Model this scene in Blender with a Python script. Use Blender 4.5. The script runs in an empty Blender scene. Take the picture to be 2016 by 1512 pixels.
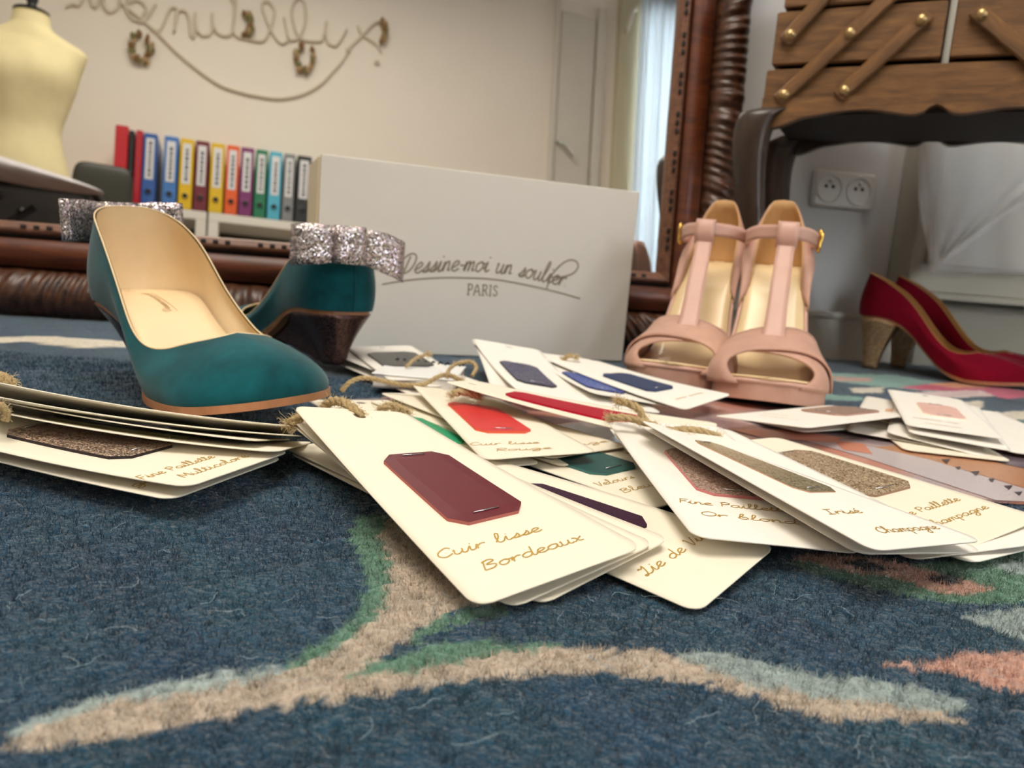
import bpy, bmesh, math, random
import numpy as np
from mathutils import Vector, Matrix
random.seed(7); np.random.seed(7)
SC = bpy.context.scene
COL = SC.collection
# ---------------------------------------------------------------- camera
F, CX, CY, H0, ROLL, CAMH = 1510., 1008., 756., 517., .08, .105
_th = math.atan((CY-H0)/F); _a = math.atan(ROLL)
FWD = np.array([0, math.cos(_th), -math.sin(_th)])
_u0 = np.array([0, math.sin(_th), math.cos(_th)]); _r0 = np.array([1., 0, 0])
RT = _r0*math.cos(_a)+_u0*math.sin(_a); UPV = -_r0*math.sin(_a)+_u0*math.cos(_a)
CAM = np.array([0, 0, CAMH])
cd = bpy.data.cameras.new('camera'); cam = bpy.data.objects.new('camera', cd); COL.objects.link(cam)
cd.sensor_width = 36; cd.lens = F/2016*36; cd.clip_start = .01; cd.clip_end = 50
cam.matrix_world = Matrix(((RT[0], UPV[0], -FWD[0], 0), (RT[1], UPV[1], -FWD[1], 0), (RT[2], UPV[2], -FWD[2], CAMH), (0, 0, 0, 1)))
cd.dof.use_dof = True; cd.dof.focus_distance = .30; cd.dof.aperture_fstop = 15.
SC.camera = cam
# ---------------------------------------------------------------- world and light
w = bpy.data.worlds.new('world'); SC.world = w; w.use_nodes = True
bg = w.node_tree.nodes['Background']; bg.inputs[0].default_value = (1.0, .97, .93, 1); bg.inputs[1].default_value = .17
SC.view_settings.view_transform = 'Standard'; SC.view_settings.look = 'None'
SC.view_settings.exposure = -.12; SC.view_settings.gamma = 1; SC.view_settings.use_curve_mapping = False
def area(name, loc, aim, sx, sy, power, col):
    l = bpy.data.lights.new(name, 'AREA'); l.shape = 'RECTANGLE'; l.size = sx; l.size_y = sy; l.energy = power; l.color = col
    o = bpy.data.objects.new(name, l); COL.objects.link(o); o.location = loc
    o.rotation_euler = (Vector(aim)-Vector(loc)).to_track_quat('-Z', 'Y').to_euler()
    return o
area('window_daylight', (2.45, -2.50, 1.30), (.6, .6, .3), 1.5, 1.8, 150, (.84, .93, 1.0))
area('ceiling_lamp', (-.25, -.35, 2.40), (-.15, .1, 0), 1.5, 1.5, 74, (1.0, .92, .80))
# ---------------------------------------------------------------- projection helpers (pixels of the 2016x1512 frame)
def ray(px, py): return FWD+RT*(px-CX)/F-UPV*(py-CY)/F
def gz(px, py, z=0.):
    d = ray(px, py); return CAM+d*(z-CAMH)/d[2]
def dep(px, py, t): return CAM+ray(px, py)*t
# ---------------------------------------------------------------- materials
def lin(c):
    c = np.array(c[:3], float)/255.
    return tuple(np.where(c <= .04045, c/12.92, ((c+.055)/1.055)**2.4))+(1.,)
class NT:
    def __init__(s, name):
        s.m = bpy.data.materials.new(name); s.m.use_nodes = True; s.t = s.m.node_tree
        s.b = s.t.nodes['Principled BSDF']; s.out = s.t.nodes['Material Output']
    def n(s, k, **kw):
        x = s.t.nodes.new(k)
        for a, v in kw.items():
            if a in x.inputs.keys(): x.inputs[a].default_value = v
            else: setattr(x, a, v)
        return x
    def l(s, a, b): s.t.links.new(a, b)
    def coord(s, kind='Object', scale=None):
        c = s.n('ShaderNodeTexCoord'); o = c.outputs[kind]
        if scale:
            mp = s.n('ShaderNodeMapping'); mp.inputs['Scale'].default_value = scale; s.l(o, mp.inputs[0]); o = mp.outputs[0]
        return o
    def ramp(s, fac, stops):
        r = s.n('ShaderNodeValToRGB'); e = r.color_ramp.elements
        while len(e) < len(stops): e.new(.5)
        for i, (p, c) in enumerate(stops): e[i].position = p; e[i].color = c
        s.l(fac, r.inputs[0]); return r.outputs[0]
def mat(name, rgb, rough=.6, metal=0., var=0., vscale=40., bump=0., bscale=400., sheen=0., coat=0., spec=.5, stretch=None, trans=0., rgb2=None, detail=4.):
    m = NT(name); b = m.b
    b.inputs['Roughness'].default_value = rough; b.inputs['Metallic'].default_value = metal
    b.inputs['Specular IOR Level'].default_value = spec
    c = lin(rgb); b.inputs['Base Color'].default_value = c
    if sheen: b.inputs['Sheen Weight'].default_value = sheen; b.inputs['Sheen Roughness'].default_value = .4
    if coat: b.inputs['Coat Weight'].default_value = coat; b.inputs['Coat Roughness'].default_value = .15
    if trans: b.inputs['Transmission Weight'].default_value = trans
    if var:
        co = m.coord('Object', stretch or (1, 1, 1))
        nz = m.n('ShaderNodeTexNoise', Scale=vscale, Detail=detail, Roughness=.6); m.l(co, nz.inputs['Vector'])
        lo = tuple(x*(1-var) for x in c[:3])+(1.,); hi = (tuple(min(1, x*(1+var)) for x in c[:3])+(1.,)) if rgb2 is None else lin(rgb2)
        m.l(m.ramp(nz.outputs['Fac'], [(.3, lo), (.7, hi)]), b.inputs['Base Color'])
    if bump:
        co = m.coord('Object', stretch or (1, 1, 1))
        nz = m.n('ShaderNodeTexNoise', Scale=bscale, Detail=3.); m.l(co, nz.inputs['Vector'])
        bp = m.n('ShaderNodeBump', Strength=bump, Distance=.001); m.l(nz.outputs['Fac'], bp.inputs['Height']); m.l(bp.outputs[0], b.inputs['Normal'])
    return m.m
def glitter(name, dark, light, scale=2600., rough=.28, spread=.9, metal=.35, tint=.15, stops=(.25, .6, .95)):
    m = NT(name); b = m.b; co = m.coord('Object')
    v = m.n('ShaderNodeTexVoronoi', Scale=scale); m.l(co, v.inputs['Vector'])
    sp = m.n('ShaderNodeSeparateColor'); m.l(v.outputs['Color'], sp.inputs[0])
    mid = tuple((a+c)/2 for a, c in zip(lin(dark), lin(light)))
    base = m.ramp(sp.outputs[0], [(stops[0], lin(dark)), (stops[1], mid), (stops[2], lin(light))])
    mx = m.n('ShaderNodeMix', data_type='RGBA', blend_type='OVERLAY'); mx.inputs[0].default_value = tint
    m.l(base, mx.inputs[6]); m.l(v.outputs['Color'], mx.inputs[7]); m.l(mx.outputs[2], b.inputs['Base Color'])
    b.inputs['Metallic'].default_value = metal; b.inputs['Roughness'].default_value = rough
    geo = m.n('ShaderNodeNewGeometry')
    s1 = m.n('ShaderNodeVectorMath', operation='SUBTRACT'); m.l(v.outputs['Color'], s1.inputs[0]); s1.inputs[1].default_value = (.5, .5, .5)
    s2 = m.n('ShaderNodeVectorMath', operation='SCALE'); m.l(s1.outputs[0], s2.inputs[0]); s2.inputs['Scale'].default_value = spread
    s3 = m.n('ShaderNodeVectorMath', operation='ADD'); m.l(s2.outputs[0], s3.inputs[0]); m.l(geo.outputs['Normal'], s3.inputs[1])
    s4 = m.n('ShaderNodeVectorMath', operation='NORMALIZE'); m.l(s3.outputs[0], s4.inputs[0]); m.l(s4.outputs[0], b.inputs['Normal'])
    return m.m
def wood(name, dark, light, scale=18., stretch=(1, 6, 6), rough=.42, coat=.2, bump=.15):
    m = NT(name); b = m.b; co = m.coord('Object', stretch)
    nz = m.n('ShaderNodeTexNoise', Scale=scale, Detail=6., Roughness=.65, Distortion=.6); m.l(co, nz.inputs['Vector'])
    m.l(m.ramp(nz.outputs['Fac'], [(.3, lin(dark)), (.68, lin(light))]), b.inputs['Base Color'])
    b.inputs['Roughness'].default_value = rough; b.inputs['Coat Weight'].default_value = coat; b.inputs['Coat Roughness'].default_value = .3
    bp = m.n('ShaderNodeBump', Strength=bump, Distance=.002); m.l(nz.outputs['Fac'], bp.inputs['Height']); m.l(bp.outputs[0], b.inputs['Normal'])
    return m.m
def attrmat(name, rough=.9, sheen=0., var=.25, vscale=300., bump=0.):
    m = NT(name); b = m.b
    a = m.n('ShaderNodeAttribute', attribute_name='Col')
    co = m.coord('Object'); nz = m.n('ShaderNodeTexNoise', Scale=vscale, Detail=3.); m.l(co, nz.inputs['Vector'])
    r = m.ramp(nz.outputs['Fac'], [(.3, (1-var,)*3+(1,)), (.7, (1+var,)*3+(1,))])
    mx = m.n('ShaderNodeMix', data_type='RGBA', blend_type='MULTIPLY'); mx.inputs[0].default_value = 1
    m.l(a.outputs['Color'], mx.inputs[6]); m.l(r, mx.inputs[7]); m.l(mx.outputs[2], b.inputs['Base Color'])
    b.inputs['Roughness'].default_value = rough; b.inputs['Specular IOR Level'].default_value = .15
    if sheen: b.inputs['Sheen Weight'].default_value = sheen; b.inputs['Sheen Roughness'].default_value = .5
    if bump:
        bp = m.n('ShaderNodeBump', Strength=bump, Distance=.003); m.l(nz.outputs['Fac'], bp.inputs['Height']); m.l(bp.outputs[0], b.inputs['Normal'])
    return m.m
# ---------------------------------------------------------------- objects
def tag(o, label, cat, group=None):
    o['label'] = label; o['category'] = cat
    if group: o['group'] = group
    return o
def mesh(name, V, Fc, m=None, parent=None, smooth=True, M=None, mats=None, fm=None):
    me = bpy.data.meshes.new(name)
    V = [tuple(map(float, v)) for v in V]
    me.from_pydata(V, [], [tuple(int(i) for i in f) for f in Fc])
    for x in (mats or ([m] if m else [])): me.materials.append(x)
    if fm is not None:
        me.polygons.foreach_set('material_index', np.array(fm, np.int32))
    if smooth: me.polygons.foreach_set('use_smooth', np.ones(len(me.polygons), bool))
    me.update()
    o = bpy.data.objects.new(name, me); COL.objects.link(o)
    if M is not None: o.matrix_world = M
    if parent: o.parent = parent
    return o
def struct(o): o['kind'] = 'structure'; return o
def empty(name, loc=(0, 0, 0), rz=0., label=None, cat=None, group=None, s=1., rx=0., ry=0.):
    o = bpy.data.objects.new(name, None); COL.objects.link(o); o.location = loc; o.rotation_euler = (rx, ry, rz); o.scale = (s, s, s)
    o.empty_display_size = .02
    if label: tag(o, label, cat, group)
    return o
class MB:
    def __init__(s): s.v = []; s.f = []
    def add(s, V, Fc):
        k = len(s.v); s.v += [tuple(v) for v in V]; s.f += [tuple(i+k for i in f) for f in Fc]; return s
    def box(s, a, b, c0=0.):
        (x0, y0, z0), (x1, y1, z1) = a, b
        if c0 <= 0:
            return s.add([(x0, y0, z0), (x1, y0, z0), (x1, y1, z0), (x0, y1, z0), (x0, y0, z1), (x1, y0, z1), (x1, y1, z1), (x0, y1, z1)],
                         [(0, 3, 2, 1), (4, 5, 6, 7), (0, 1, 5, 4), (1, 2, 6, 5), (2, 3, 7, 6), (3, 0, 4, 7)])
        c = c0; lv = [(z0, c), (z0+c, 0), (z1-c, 0), (z1, c)]; V = []; Fc = []
        for z, q in lv:
            V += [(x0+c+q, y0+q, z), (x1-c-q, y0+q, z), (x1-q, y0+c+q, z), (x1-q, y1-c-q, z), (x1-c-q, y1-q, z), (x0+c+q, y1-q, z), (x0+q, y1-c-q, z), (x0+q, y0+c+q, z)]
        for i in range(3):
            for j in range(8): Fc.append((i*8+j, i*8+(j+1) % 8, i*8+8+(j+1) % 8, i*8+8+j))
        Fc += [tuple(range(7, -1, -1)), tuple(range(24, 32))]
        return s.add(V, Fc)
    def tube(s, pts, r, n=8, cap=True):
        P = np.array(pts, float); m = len(P); R = np.full(m, r) if np.isscalar(r) else np.array(r, float)
        T = np.gradient(P, axis=0); T /= np.linalg.norm(T, axis=1)[:, None]+1e-12
        up = np.array([0, 0, 1.]) if abs(T[0][2]) < .9 else np.array([1., 0, 0])
        V = []; Fc = []; a = np.cross(T[0], up); a /= np.linalg.norm(a)
        for i in range(m):
            a = a-T[i]*(a@T[i]); a /= np.linalg.norm(a)+1e-12; b = np.cross(T[i], a)
            for k in range(n):
                t = 2*math.pi*k/n; V.append(P[i]+R[i]*(a*math.cos(t)+b*math.sin(t)))
        for i in range(m-1):
            for k in range(n): Fc.append((i*n+k, i*n+(k+1) % n, i*n+n+(k+1) % n, i*n+n+k))
        if cap: Fc += [tuple(range(n-1, -1, -1)), tuple(range((m-1)*n, m*n))]
        return s.add(V, Fc)
    def grid(s, G, cu=False, cv=False):
        G = np.array(G, float); a, b = G.shape[:2]; Fc = []
        for i in range(a if cu else a-1):
            for j in range(b if cv else b-1):
                Fc.append((i*b+j, ((i+1) % a)*b+j, ((i+1) % a)*b+(j+1) % b, i*b+(j+1) % b))
        return s.add(G.reshape(-1, 3), Fc)
    def lathe(s, prof, n=24, ax=2, cen=(0, 0, 0)):
        G = []
        for r, z in prof:
            G.append([(r*math.cos(2*math.pi*k/n), r*math.sin(2*math.pi*k/n), z) for k in range(n)])
        G = np.array(G)
        if ax == 0: G = G[..., [2, 0, 1]]
        if ax == 1: G = G[..., [0, 2, 1]]*np.array([1, 1, 1])
        G = G+np.array(cen); k = len(s.v); s.grid(G, False, True)
        s.f += [tuple(k+i for i in range(n-1, -1, -1)), tuple(k+(len(prof)-1)*n+i for i in range(n))]
        return s
    def prism(s, poly, z0, z1):
        n = len(poly); V = [(x, y, z0) for x, y in poly]+[(x, y, z1) for x, y in poly]
        return s.add(V, [tuple(range(n-1, -1, -1)), tuple(range(n, 2*n))]+[(i, (i+1) % n, n+(i+1) % n, n+i) for i in range(n)])
    def xf(s, M):
        M = np.array(M); s.v = [tuple(M[:3, :3]@np.array(v)+M[:3, 3]) for v in s.v]; return s
    def build(s, name, m, parent=None, smooth=False, M=None): return mesh(name, s.v, s.f, m, parent, smooth, M)
def solid(o, t, off=0.):
    md = o.modifiers.new('thickness', 'SOLIDIFY'); md.thickness = t; md.offset = off; return o
def subd(o, n=1):
    md = o.modifiers.new('smooth', 'SUBSURF'); md.levels = n; md.render_levels = n; return o
def bevel(o, wd, seg=2):
    md = o.modifiers.new('bevel', 'BEVEL'); md.width = wd; md.segments = seg; md.limit_method = 'ANGLE'; return o
def flipfix(o):
    bm = bmesh.new(); bm.from_mesh(o.data); bmesh.ops.recalc_face_normals(bm, faces=bm.faces); bm.to_mesh(o.data); bm.free(); return o
def frame_matrix(o, x, y, z=None):
    x = np.array(x, float); x /= np.linalg.norm(x); y = np.array(y, float); y -= x*(x@y); y /= np.linalg.norm(y)
    z = np.cross(x, y)
    return Matrix(((x[0], y[0], z[0], o[0]), (x[1], y[1], z[1], o[1]), (x[2], y[2], z[2], o[2]), (0, 0, 0, 1)))

# ---------------------------------------------------------------- numeric shape helpers
def spl(pts, n, closed=False):
    P = np.array(pts, float); m = len(P)
    if closed:
        Q = np.vstack([P[-1:], P, P[:2]]); segs = m
    else:
        Q = np.vstack([2*P[0]-P[1], P, 2*P[-1]-P[-2]]); segs = m-1
    out = []
    ts = np.linspace(0, segs, n+1)[:-1] if closed else np.linspace(0, segs, n)
    for t in ts:
        i = min(int(t), segs-1); f = t-i
        a, b, c, d = Q[i], Q[i+1], Q[i+2], Q[i+3]
        out.append(.5*((2*b)+(-a+c)*f+(2*a-5*b+4*c-d)*f*f+(-a+3*b-3*c+d)*f**3))
    return np.array(out)

def arclen(P, n):
    P = np.array(P, float)
    s = np.concatenate([[0], np.cumsum(np.linalg.norm(np.diff(P, axis=0), axis=1))])
    t = np.linspace(0, s[-1], n)
    return np.stack([np.interp(t, s, P[:, k]) for k in range(P.shape[1])], 1)

def sstep(a, b, x):
    t = np.clip((x-a)/(b-a), 0, 1); return t*t*(3-2*t)

class Last:
    """the foot shape a pump or sandal is built on: x heel to toe, y sideways, z up"""
    def __init__(s, Lx, Hh, plat=.004, xb=.66, wid=1., pointy=0.):
        s.Lx, s.Hh, s.plat, s.xb, s.wid, s.pt = Lx, Hh, plat, xb*Lx, wid, pointy
    def zb(s, x):
        x = np.asarray(x, float)
        t = np.clip((x-.03)/(s.xb-.03), 0, 1)
        e = t-np.sin(2*np.pi*t)/(2*np.pi)*.75
        toe = np.clip((x-s.xb)/(s.Lx-s.xb), 0, 1.1)
        return s.plat+(s.Hh-s.plat)*(1-e)+.007*toe**2
    def outline(s, side, n):
        k = s.Lx/.215; p = s.pt
        if side > 0:
            q = [(0, 0), (.0035, .0145), (.018, .0258), (.042, .0285), (.078, .0262), (.112, .0315), (.142, .0385), (.172-.006*p, .036-.005*p), (.195, .0262-.010*p), (.209, .0125-.005*p), (.215+.006*p, .000)]
        else:
            q = [(0, 0), (.0035, -.0145), (.018, -.0258), (.042, -.0280), (.078, -.0272), (.112, -.0330), (.142, -.0395), (.172-.006*p, -.0365+.005*p), (.195, -.0265+.010*p), (.209, -.0125+.005*p), (.215+.006*p, .000)]
        q = np.array(q)*k; q[:, 1] *= s.wid
        return arclen(spl(q, 160), n)
    def topline(s, side, n, back=.062, sidez=.036, throat=.046, xt=.150):
        k = s.Lx/.215; w = s.wid*side*k
        pts = [(.006*k, 0, back), (.0085*k, .0125*w, back-.001), (.020*k, .0215*w, back-.006), (.045*k, .0262*w, back-.017), (.078*k, .0290*w, sidez+.003), (.108*k, .0318*w, sidez-.002),
               ((xt-.022)*k, .0300*w, sidez+.000), ((xt-.006)*k, .0215*w, sidez+.005), ((xt+.002)*k, .0100*w, throat-.002), ((xt+.003)*k, 0, throat)]
        q = spl(pts, 160)
        q[:, 2] += s.zb(q[:, 0])
        return arclen(q, n)

def pump_grid(L, side, nu=44, nv=12, back=.062, sidez=.036, throat=.046, xt=.150, inset=0.):
    B2 = L.outline(side, nu); T = L.topline(side, nu, back, sidez, throat, xt)
    B = np.column_stack([B2, L.zb(B2[:, 0])])
    tan = np.gradient(B2, axis=0); tan /= np.linalg.norm(tan, axis=1)[:, None]+1e-12
    nrm = np.column_stack([tan[:, 1], -tan[:, 0]]) * (-1 if side > 0 else 1)
    # outward
    cen = np.array([L.Lx*.45, 0]); 
    sg = np.sign(((B2-cen)*nrm).sum(1)); nrm *= sg[:, None]
    nrm[0] = (-1, 0); nrm[-1] = (1, 0)
    u = np.linspace(0, 1, nu)
    wt = sstep(.60, .98, u)
    G = np.zeros((nu, nv, 3))
    for i in range(nu):
        b, t = B[i].copy(), T[i].copy(); n3 = np.array([nrm[i, 0], nrm[i, 1], 0])
        b -= n3*inset*(1+2.2*wt[i]); t -= n3*inset*(1-wt[i]) ; 
        if wt[i] > 0: t[2] -= inset*wt[i]*.8
        Hd = t[2]-b[2]; dist = np.linalg.norm((t-b)[:2])
        bul = .0045*(1-wt[i])+.002*wt[i]
        p1 = b+n3*bul+np.array([0, 0, Hd*(.36*(1-wt[i])+.66*wt[i])-inset*2.5*wt[i]])
        d2 = (b-t)*np.array([1, 1, 0]); d2 = d2/(np.linalg.norm(d2)+1e-9)
        p2 = t+n3*.0035*(1-wt[i])+d2*dist*.55*wt[i]-np.array([0, 0, Hd*(.32*(1-wt[i])+.11*wt[i])+inset*2.*wt[i]])
        for j in range(nv):
            f = j/(nv-1)
            G[i, j] = b*(1-f)**3+3*p1*f*(1-f)**2+3*p2*f*f*(1-f)+t*f**3
    return G

# ---------------------------------------------------------------- room shell
PSI, LAM = math.radians(10.2), math.radians(4.5)
ME = np.array([math.cos(PSI), math.sin(PSI), 0])
MUP = np.array([-math.sin(PSI)*math.sin(LAM), math.cos(PSI)*math.sin(LAM), math.cos(LAM)])
MN = np.cross(ME, MUP)
MO = np.array([-.587, .868, 0.])                       # where the mirror's lower edge meets the left side of the view
M0 = MO+MUP*.107-MN*.006
WN = np.array([-math.sin(PSI), math.cos(PSI), 0])      # away from the room, square to the mirror wall
FLZ = -.012
m_wall = mat('wall paint', (196, 194, 192), .75, var=.03, vscale=3., bump=.04, bscale=900)
m_wallb = mat('back wall paint', (240, 231, 218), .8, var=.02, vscale=2.)
m_trim = mat('painted trim', (214, 208, 196), .5, var=.03, vscale=6)
m_floor = wood('floor boards', (92, 62, 38), (140, 98, 60), 6., (1, 8, 8))
def slab(name, o, ex, ey, ez, a, b, m):
    """box in a local frame: o origin, ex/ey/ez axes, a..b extents"""
    mb = MB().box(a, b); M = np.eye(4); M[:3, 0], M[:3, 1], M[:3, 2], M[:3, 3] = ex, ey, ez, o
    return mb.xf(M).build(name, m)
Z = np.array([0, 0, 1.])
WO = MO+WN*.105
fl = struct(empty('floor'))
for i in range(26):
    x0 = -2.2+i*.22
    MB().box((x0+.0008, -2.3, FLZ-.02), (x0+.2192, 1.9, FLZ), .002).build('floor_board', m_floor, fl)
struct(slab('wall_front', WO, ME, WN, Z, (-1.6, 0, FLZ), (2.0, .08, 2.5), m_wall))
bb = struct(slab('baseboard_front', WO, ME, WN, Z, (-1.6, -.014, FLZ), (2.0, 0, .062), m_trim))
slab('cap_moulding', WO, ME, WN, Z, (-1.6, -.020, .062), (2.0, 0, .070), m_trim).parent = bb
BWY = -2.17
def mray(px, py):
    d = ray(px, py); t = ((M0-CAM)@MN)/(d@MN); P = CAM+d*t
    return P, d-2*(d@MN)*MN, t
def mat_at(px, py, tot):
    P, dr, t = mray(px, py); return P+dr*(tot-t)
def on_back(px, py, y=None):
    y = BWY if y is None else y
    P, dr, t = mray(px, py); return P+dr*((y-P[1])/dr[1])
def bx(px, py=200): return on_back(px, py)[0]
XD0, XD1, XW0, XW1 = bx(1088), bx(1166), bx(1207), bx(1240)
# back wall, seen in the mirror, with a door and a window
struct(MB().box((-2.2, BWY-.08, FLZ), (XW0+.01, BWY, 2.5)).build('wall_back', m_wallb))
struct(MB().box((XW0+.01, BWY-.08, 2.2), (XW1+1.4, BWY, 2.5)).build('wall_back_over_window', m_wallb))
struct(MB().box((XW0+.01, BWY-.08, FLZ), (XW1+1.4, BWY, .3)).build('wall_back_under_window', m_wallb))
struct(MB().box((XW1+1.05, BWY-.08, .3), (XW1+1.4, BWY, 2.2)).build('wall_back_beside_window', m_wallb))
struct(MB().box((XW1+1.4, BWY-.08, FLZ), (XW1+1.48, 1.6, 2.5)).build('wall_right', m_wallb))
struct(MB().box((-2.28, BWY-.08, FLZ), (-2.2, 1.4, 2.5)).build('wall_left', m_wallb))
# ---------------------------------------------------------------- rug with its woven pattern
POLY = []
def pg(col, pts, tz=0.): POLY.append((np.array([gz(x, y)[:2] for x, y in pts]), np.array(lin(col)[:3])))
BEI = (178, 163, 146); GRN = (88, 126, 106); GRY = (146, 160, 158); PNK = (188, 146, 130); DRK = (30, 44, 58); CRM = (214, 204, 186); ROSE = (196, 70, 105)
pg(GRY, [(-10, 1450), (80, 1418), (170, 1378), (290, 1358), (430, 1328), (560, 1310), (600, 1310), (520, 1345), (420, 1362), (300, 1382), (200, 1395), (100, 1435)])
pg(GRN, [(690, 1050), (705, 1020), (790, 1010), (765, 1060), (775, 1090), (780, 1150), (770, 1200), (735, 1235), (680, 1270), (600, 1320), (562, 1317), (590, 1285), (660, 1255), (700, 1210), (725, 1150), (705, 1090)])
pg(GRN, [(800, 1265), (850, 1225), (900, 1200), (1000, 1195), (990, 1212), (930, 1222), (860, 1247), (810, 1268)])
pg(GRN, [(650, 1337), (700, 1308), (800, 1288), (870, 1268), (960, 1263), (1095, 1270), (1060, 1295), (880, 1305), (760, 1330), (670, 1345)])
pg(GRY, [(1330, 1290), (1350, 1283), (1440, 1288), (1510, 1308), (1600, 1328), (1700, 1338), (1780, 1348), (1860, 1372), (1915, 1400), (1840, 1410), (1760, 1400), (1620, 1385), (1520, 1370), (1400, 1330)])
pg(BEI, [(0, 1455), (100, 1428), (200, 1389), (300, 1375), (420, 1355), (520, 1338), (600, 1313), (680, 1267), (740, 1222), (772, 1150), (765, 1090), (745, 1060), (765, 1020), (900, 1090), (1010, 1190), (900, 1197), (850, 1222), (800, 1258), (740, 1297), (690, 1334), (790, 1324), (900, 1302), (1000, 1287), (1095, 1275), (1140, 1278), (1300, 1285), (1400, 1320), (1520, 1360), (1620, 1375), (1760, 1390), (1840, 1400), (1912, 1432), (1850, 1420), (1760, 1418), (1680, 1422), (1600, 1415), (1500, 1380), (1400, 1350), (1300, 1340), (1200, 1325), (1100, 1325), (1000, 1335), (880, 1345), (780, 1365), (650, 1380), (540, 1395), (400, 1420), (300, 1440), (180, 1465), (60, 1482), (5, 1472)])
pg(PNK, [(1725, 1312), (1780, 1308), (1840, 1298), (1900, 1289), (2016, 1286), (2140, 1288), (2140, 1380), (2016, 1366), (1940, 1350), (1870, 1327), (1800, 1316)])
pg(GRY, [(1902, 1217), (1960, 1205), (2016, 1198), (2140, 1185), (2140, 1290), (2016, 1267), (1960, 1242)])
pg(GRN, [(1540, 1105), (1700, 1120), (1850, 1108), (2016, 1085), (2140, 1070), (2140, 1175), (2016, 1186), (1930, 1193), (1800, 1178), (1700, 1155), (1600, 1130)])
pg(PNK, [(1560, 1092), (1650, 1095), (1750, 1105), (1880, 1138), (1958, 1158), (1900, 1172), (1840, 1166), (1780, 1145), (1650, 1122), (1570, 1105)])
pg(DRK, [(1825, 1138), (1870, 1132), (1902, 1142), (1880, 1153), (1840, 1149)])
pg(DRK, [(1640, 1106), (1700, 1106), (1770, 1122), (1700, 1124)])
pg(GRY, [(1950, 1118), (2016, 1100), (2140, 1090), (2140, 1130), (2016, 1135)])
# far end
pg(CRM, [(-60, 665), (60, 661), (120, 664), (230, 671), (330, 676), (330, 686), (230, 683), (165, 686), (118, 680), (60, 673), (-60, 676)])
pg((120, 160, 150), [(1600, 733), (1760, 738), (1990, 776), (1900, 778), (1700, 758), (1600, 745)])
pg(ROSE, [(1770, 762), (1830, 756), (1905, 750), (2030, 772), (2030, 782), (1985, 785), (1900, 770), (1810, 768)])
pg((220, 140, 90), [(1830, 756), (1905, 750), (1960, 762), (1880, 764)])
pg(CRM, [(1672, 764), (1740, 762), (1735, 774), (1680, 773)])
pg((215, 190, 190), [(1795, 772), (1930, 768), (1960, 780), (1850, 784)])
pg(CRM, [(1850, 795), (1935, 788), (1935, 803), (1860, 808)])
pg(CRM, [(1915, 814), (2060, 806), (2060, 826), (1930, 826)])
pg(GRN, [(1915, 826), (2060, 828), (2060, 840), (1930, 836)])
pg((120, 160, 150), [(1620, 775), (1700, 782), (1690, 790), (1620, 786)])
pg(PNK, [(1640, 741), (1720, 745), (1710, 752), (1645, 750)])
NAVY = np.array(lin((25, 62, 84))[:3])
def wob(x, y, s, k):
    return np.sin(x*s+1.3*k)*np.cos(y*s*1.13+k)+.5*np.sin(x*s*2.3+y*s*1.7+k*2.1)
def rugcol(x, y, jit=.0016):
    xx = x+jit*wob(x, y, 420., 1.)+.4*jit*np.random.randn(len(x)); yy = y+jit*wob(x, y, 390., 2.)+.4*jit*np.random.randn(len(x))
    c = np.tile(NAVY, (len(x), 1))*(1+.16*wob(x, y, 38., .3)[:, None]*.5+.10*wob(x, y, 170., .9)[:, None])
    c[:, 1] *= 1+.08*wob(x, y, 55., 2.)
    for P, col in POLY:
        ins = np.zeros(len(x), bool); j = len(P)-1
        bbm = (xx > P[:, 0].min()) & (xx < P[:, 0].max()) & (yy > P[:, 1].min()) & (yy < P[:, 1].max())
        ids = np.nonzero(bbm)[0]
        if not len(ids): continue
        X, Y = xx[ids], yy[ids]; q = np.zeros(len(ids), bool)
        for i in range(len(P)):
            xi, yi = P[i]; xj, yj = P[j]
            if yi != yj:
                q ^= ((yi > Y) != (yj > Y)) & (X < (xj-xi)*(Y-yi)/(yj-yi)+xi)
            j = i
        ids = ids[q]
        c[ids] = col*(1+.10*wob(x[ids], y[ids], 210., .5)[:, None])
    return c
def colmesh(name, V, Fv, nper, C, m, parent=None):
    me = bpy.data.meshes.new(name)
    me.vertices.add(len(V)); me.vertices.foreach_set('co', np.asarray(V, np.float32).ravel())
    nf = len(Fv); me.loops.add(nf*nper); me.loops.foreach_set('vertex_index', np.asarray(Fv, np.int32).ravel())
    me.polygons.add(nf); me.polygons.foreach_set('loop_start', np.arange(0, nf*nper, nper, dtype=np.int32)); me.polygons.foreach_set('loop_total', np.full(nf, nper, np.int32))
    a = me.color_attributes.new('Col', 'FLOAT_COLOR', 'POINT'); a.data.foreach_set('color', np.column_stack([C, np.ones(len(C))]).astype(np.float32).ravel())
    me.update(calc_edges=True); me.validate(); me.materials.append(m)
    me.polygons.foreach_set('use_smooth', np.ones(nf, bool))
    o = bpy.data.objects.new(name, me); COL.objects.link(o)
    if parent: o.parent = parent
    return o
m_rug = attrmat('rug wool', .95, .35, .22, 420., .8)
m_fib = attrmat('rug fibre', .9, .45, .30, 260.)
rug = empty('rug', (0, .4, 0), 0, 'navy blue wool rug with beige branches and green leaves across the foreground', 'rug')
def ywall(x): return WO[1]+(x-WO[0])*math.tan(PSI)-.020
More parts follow.
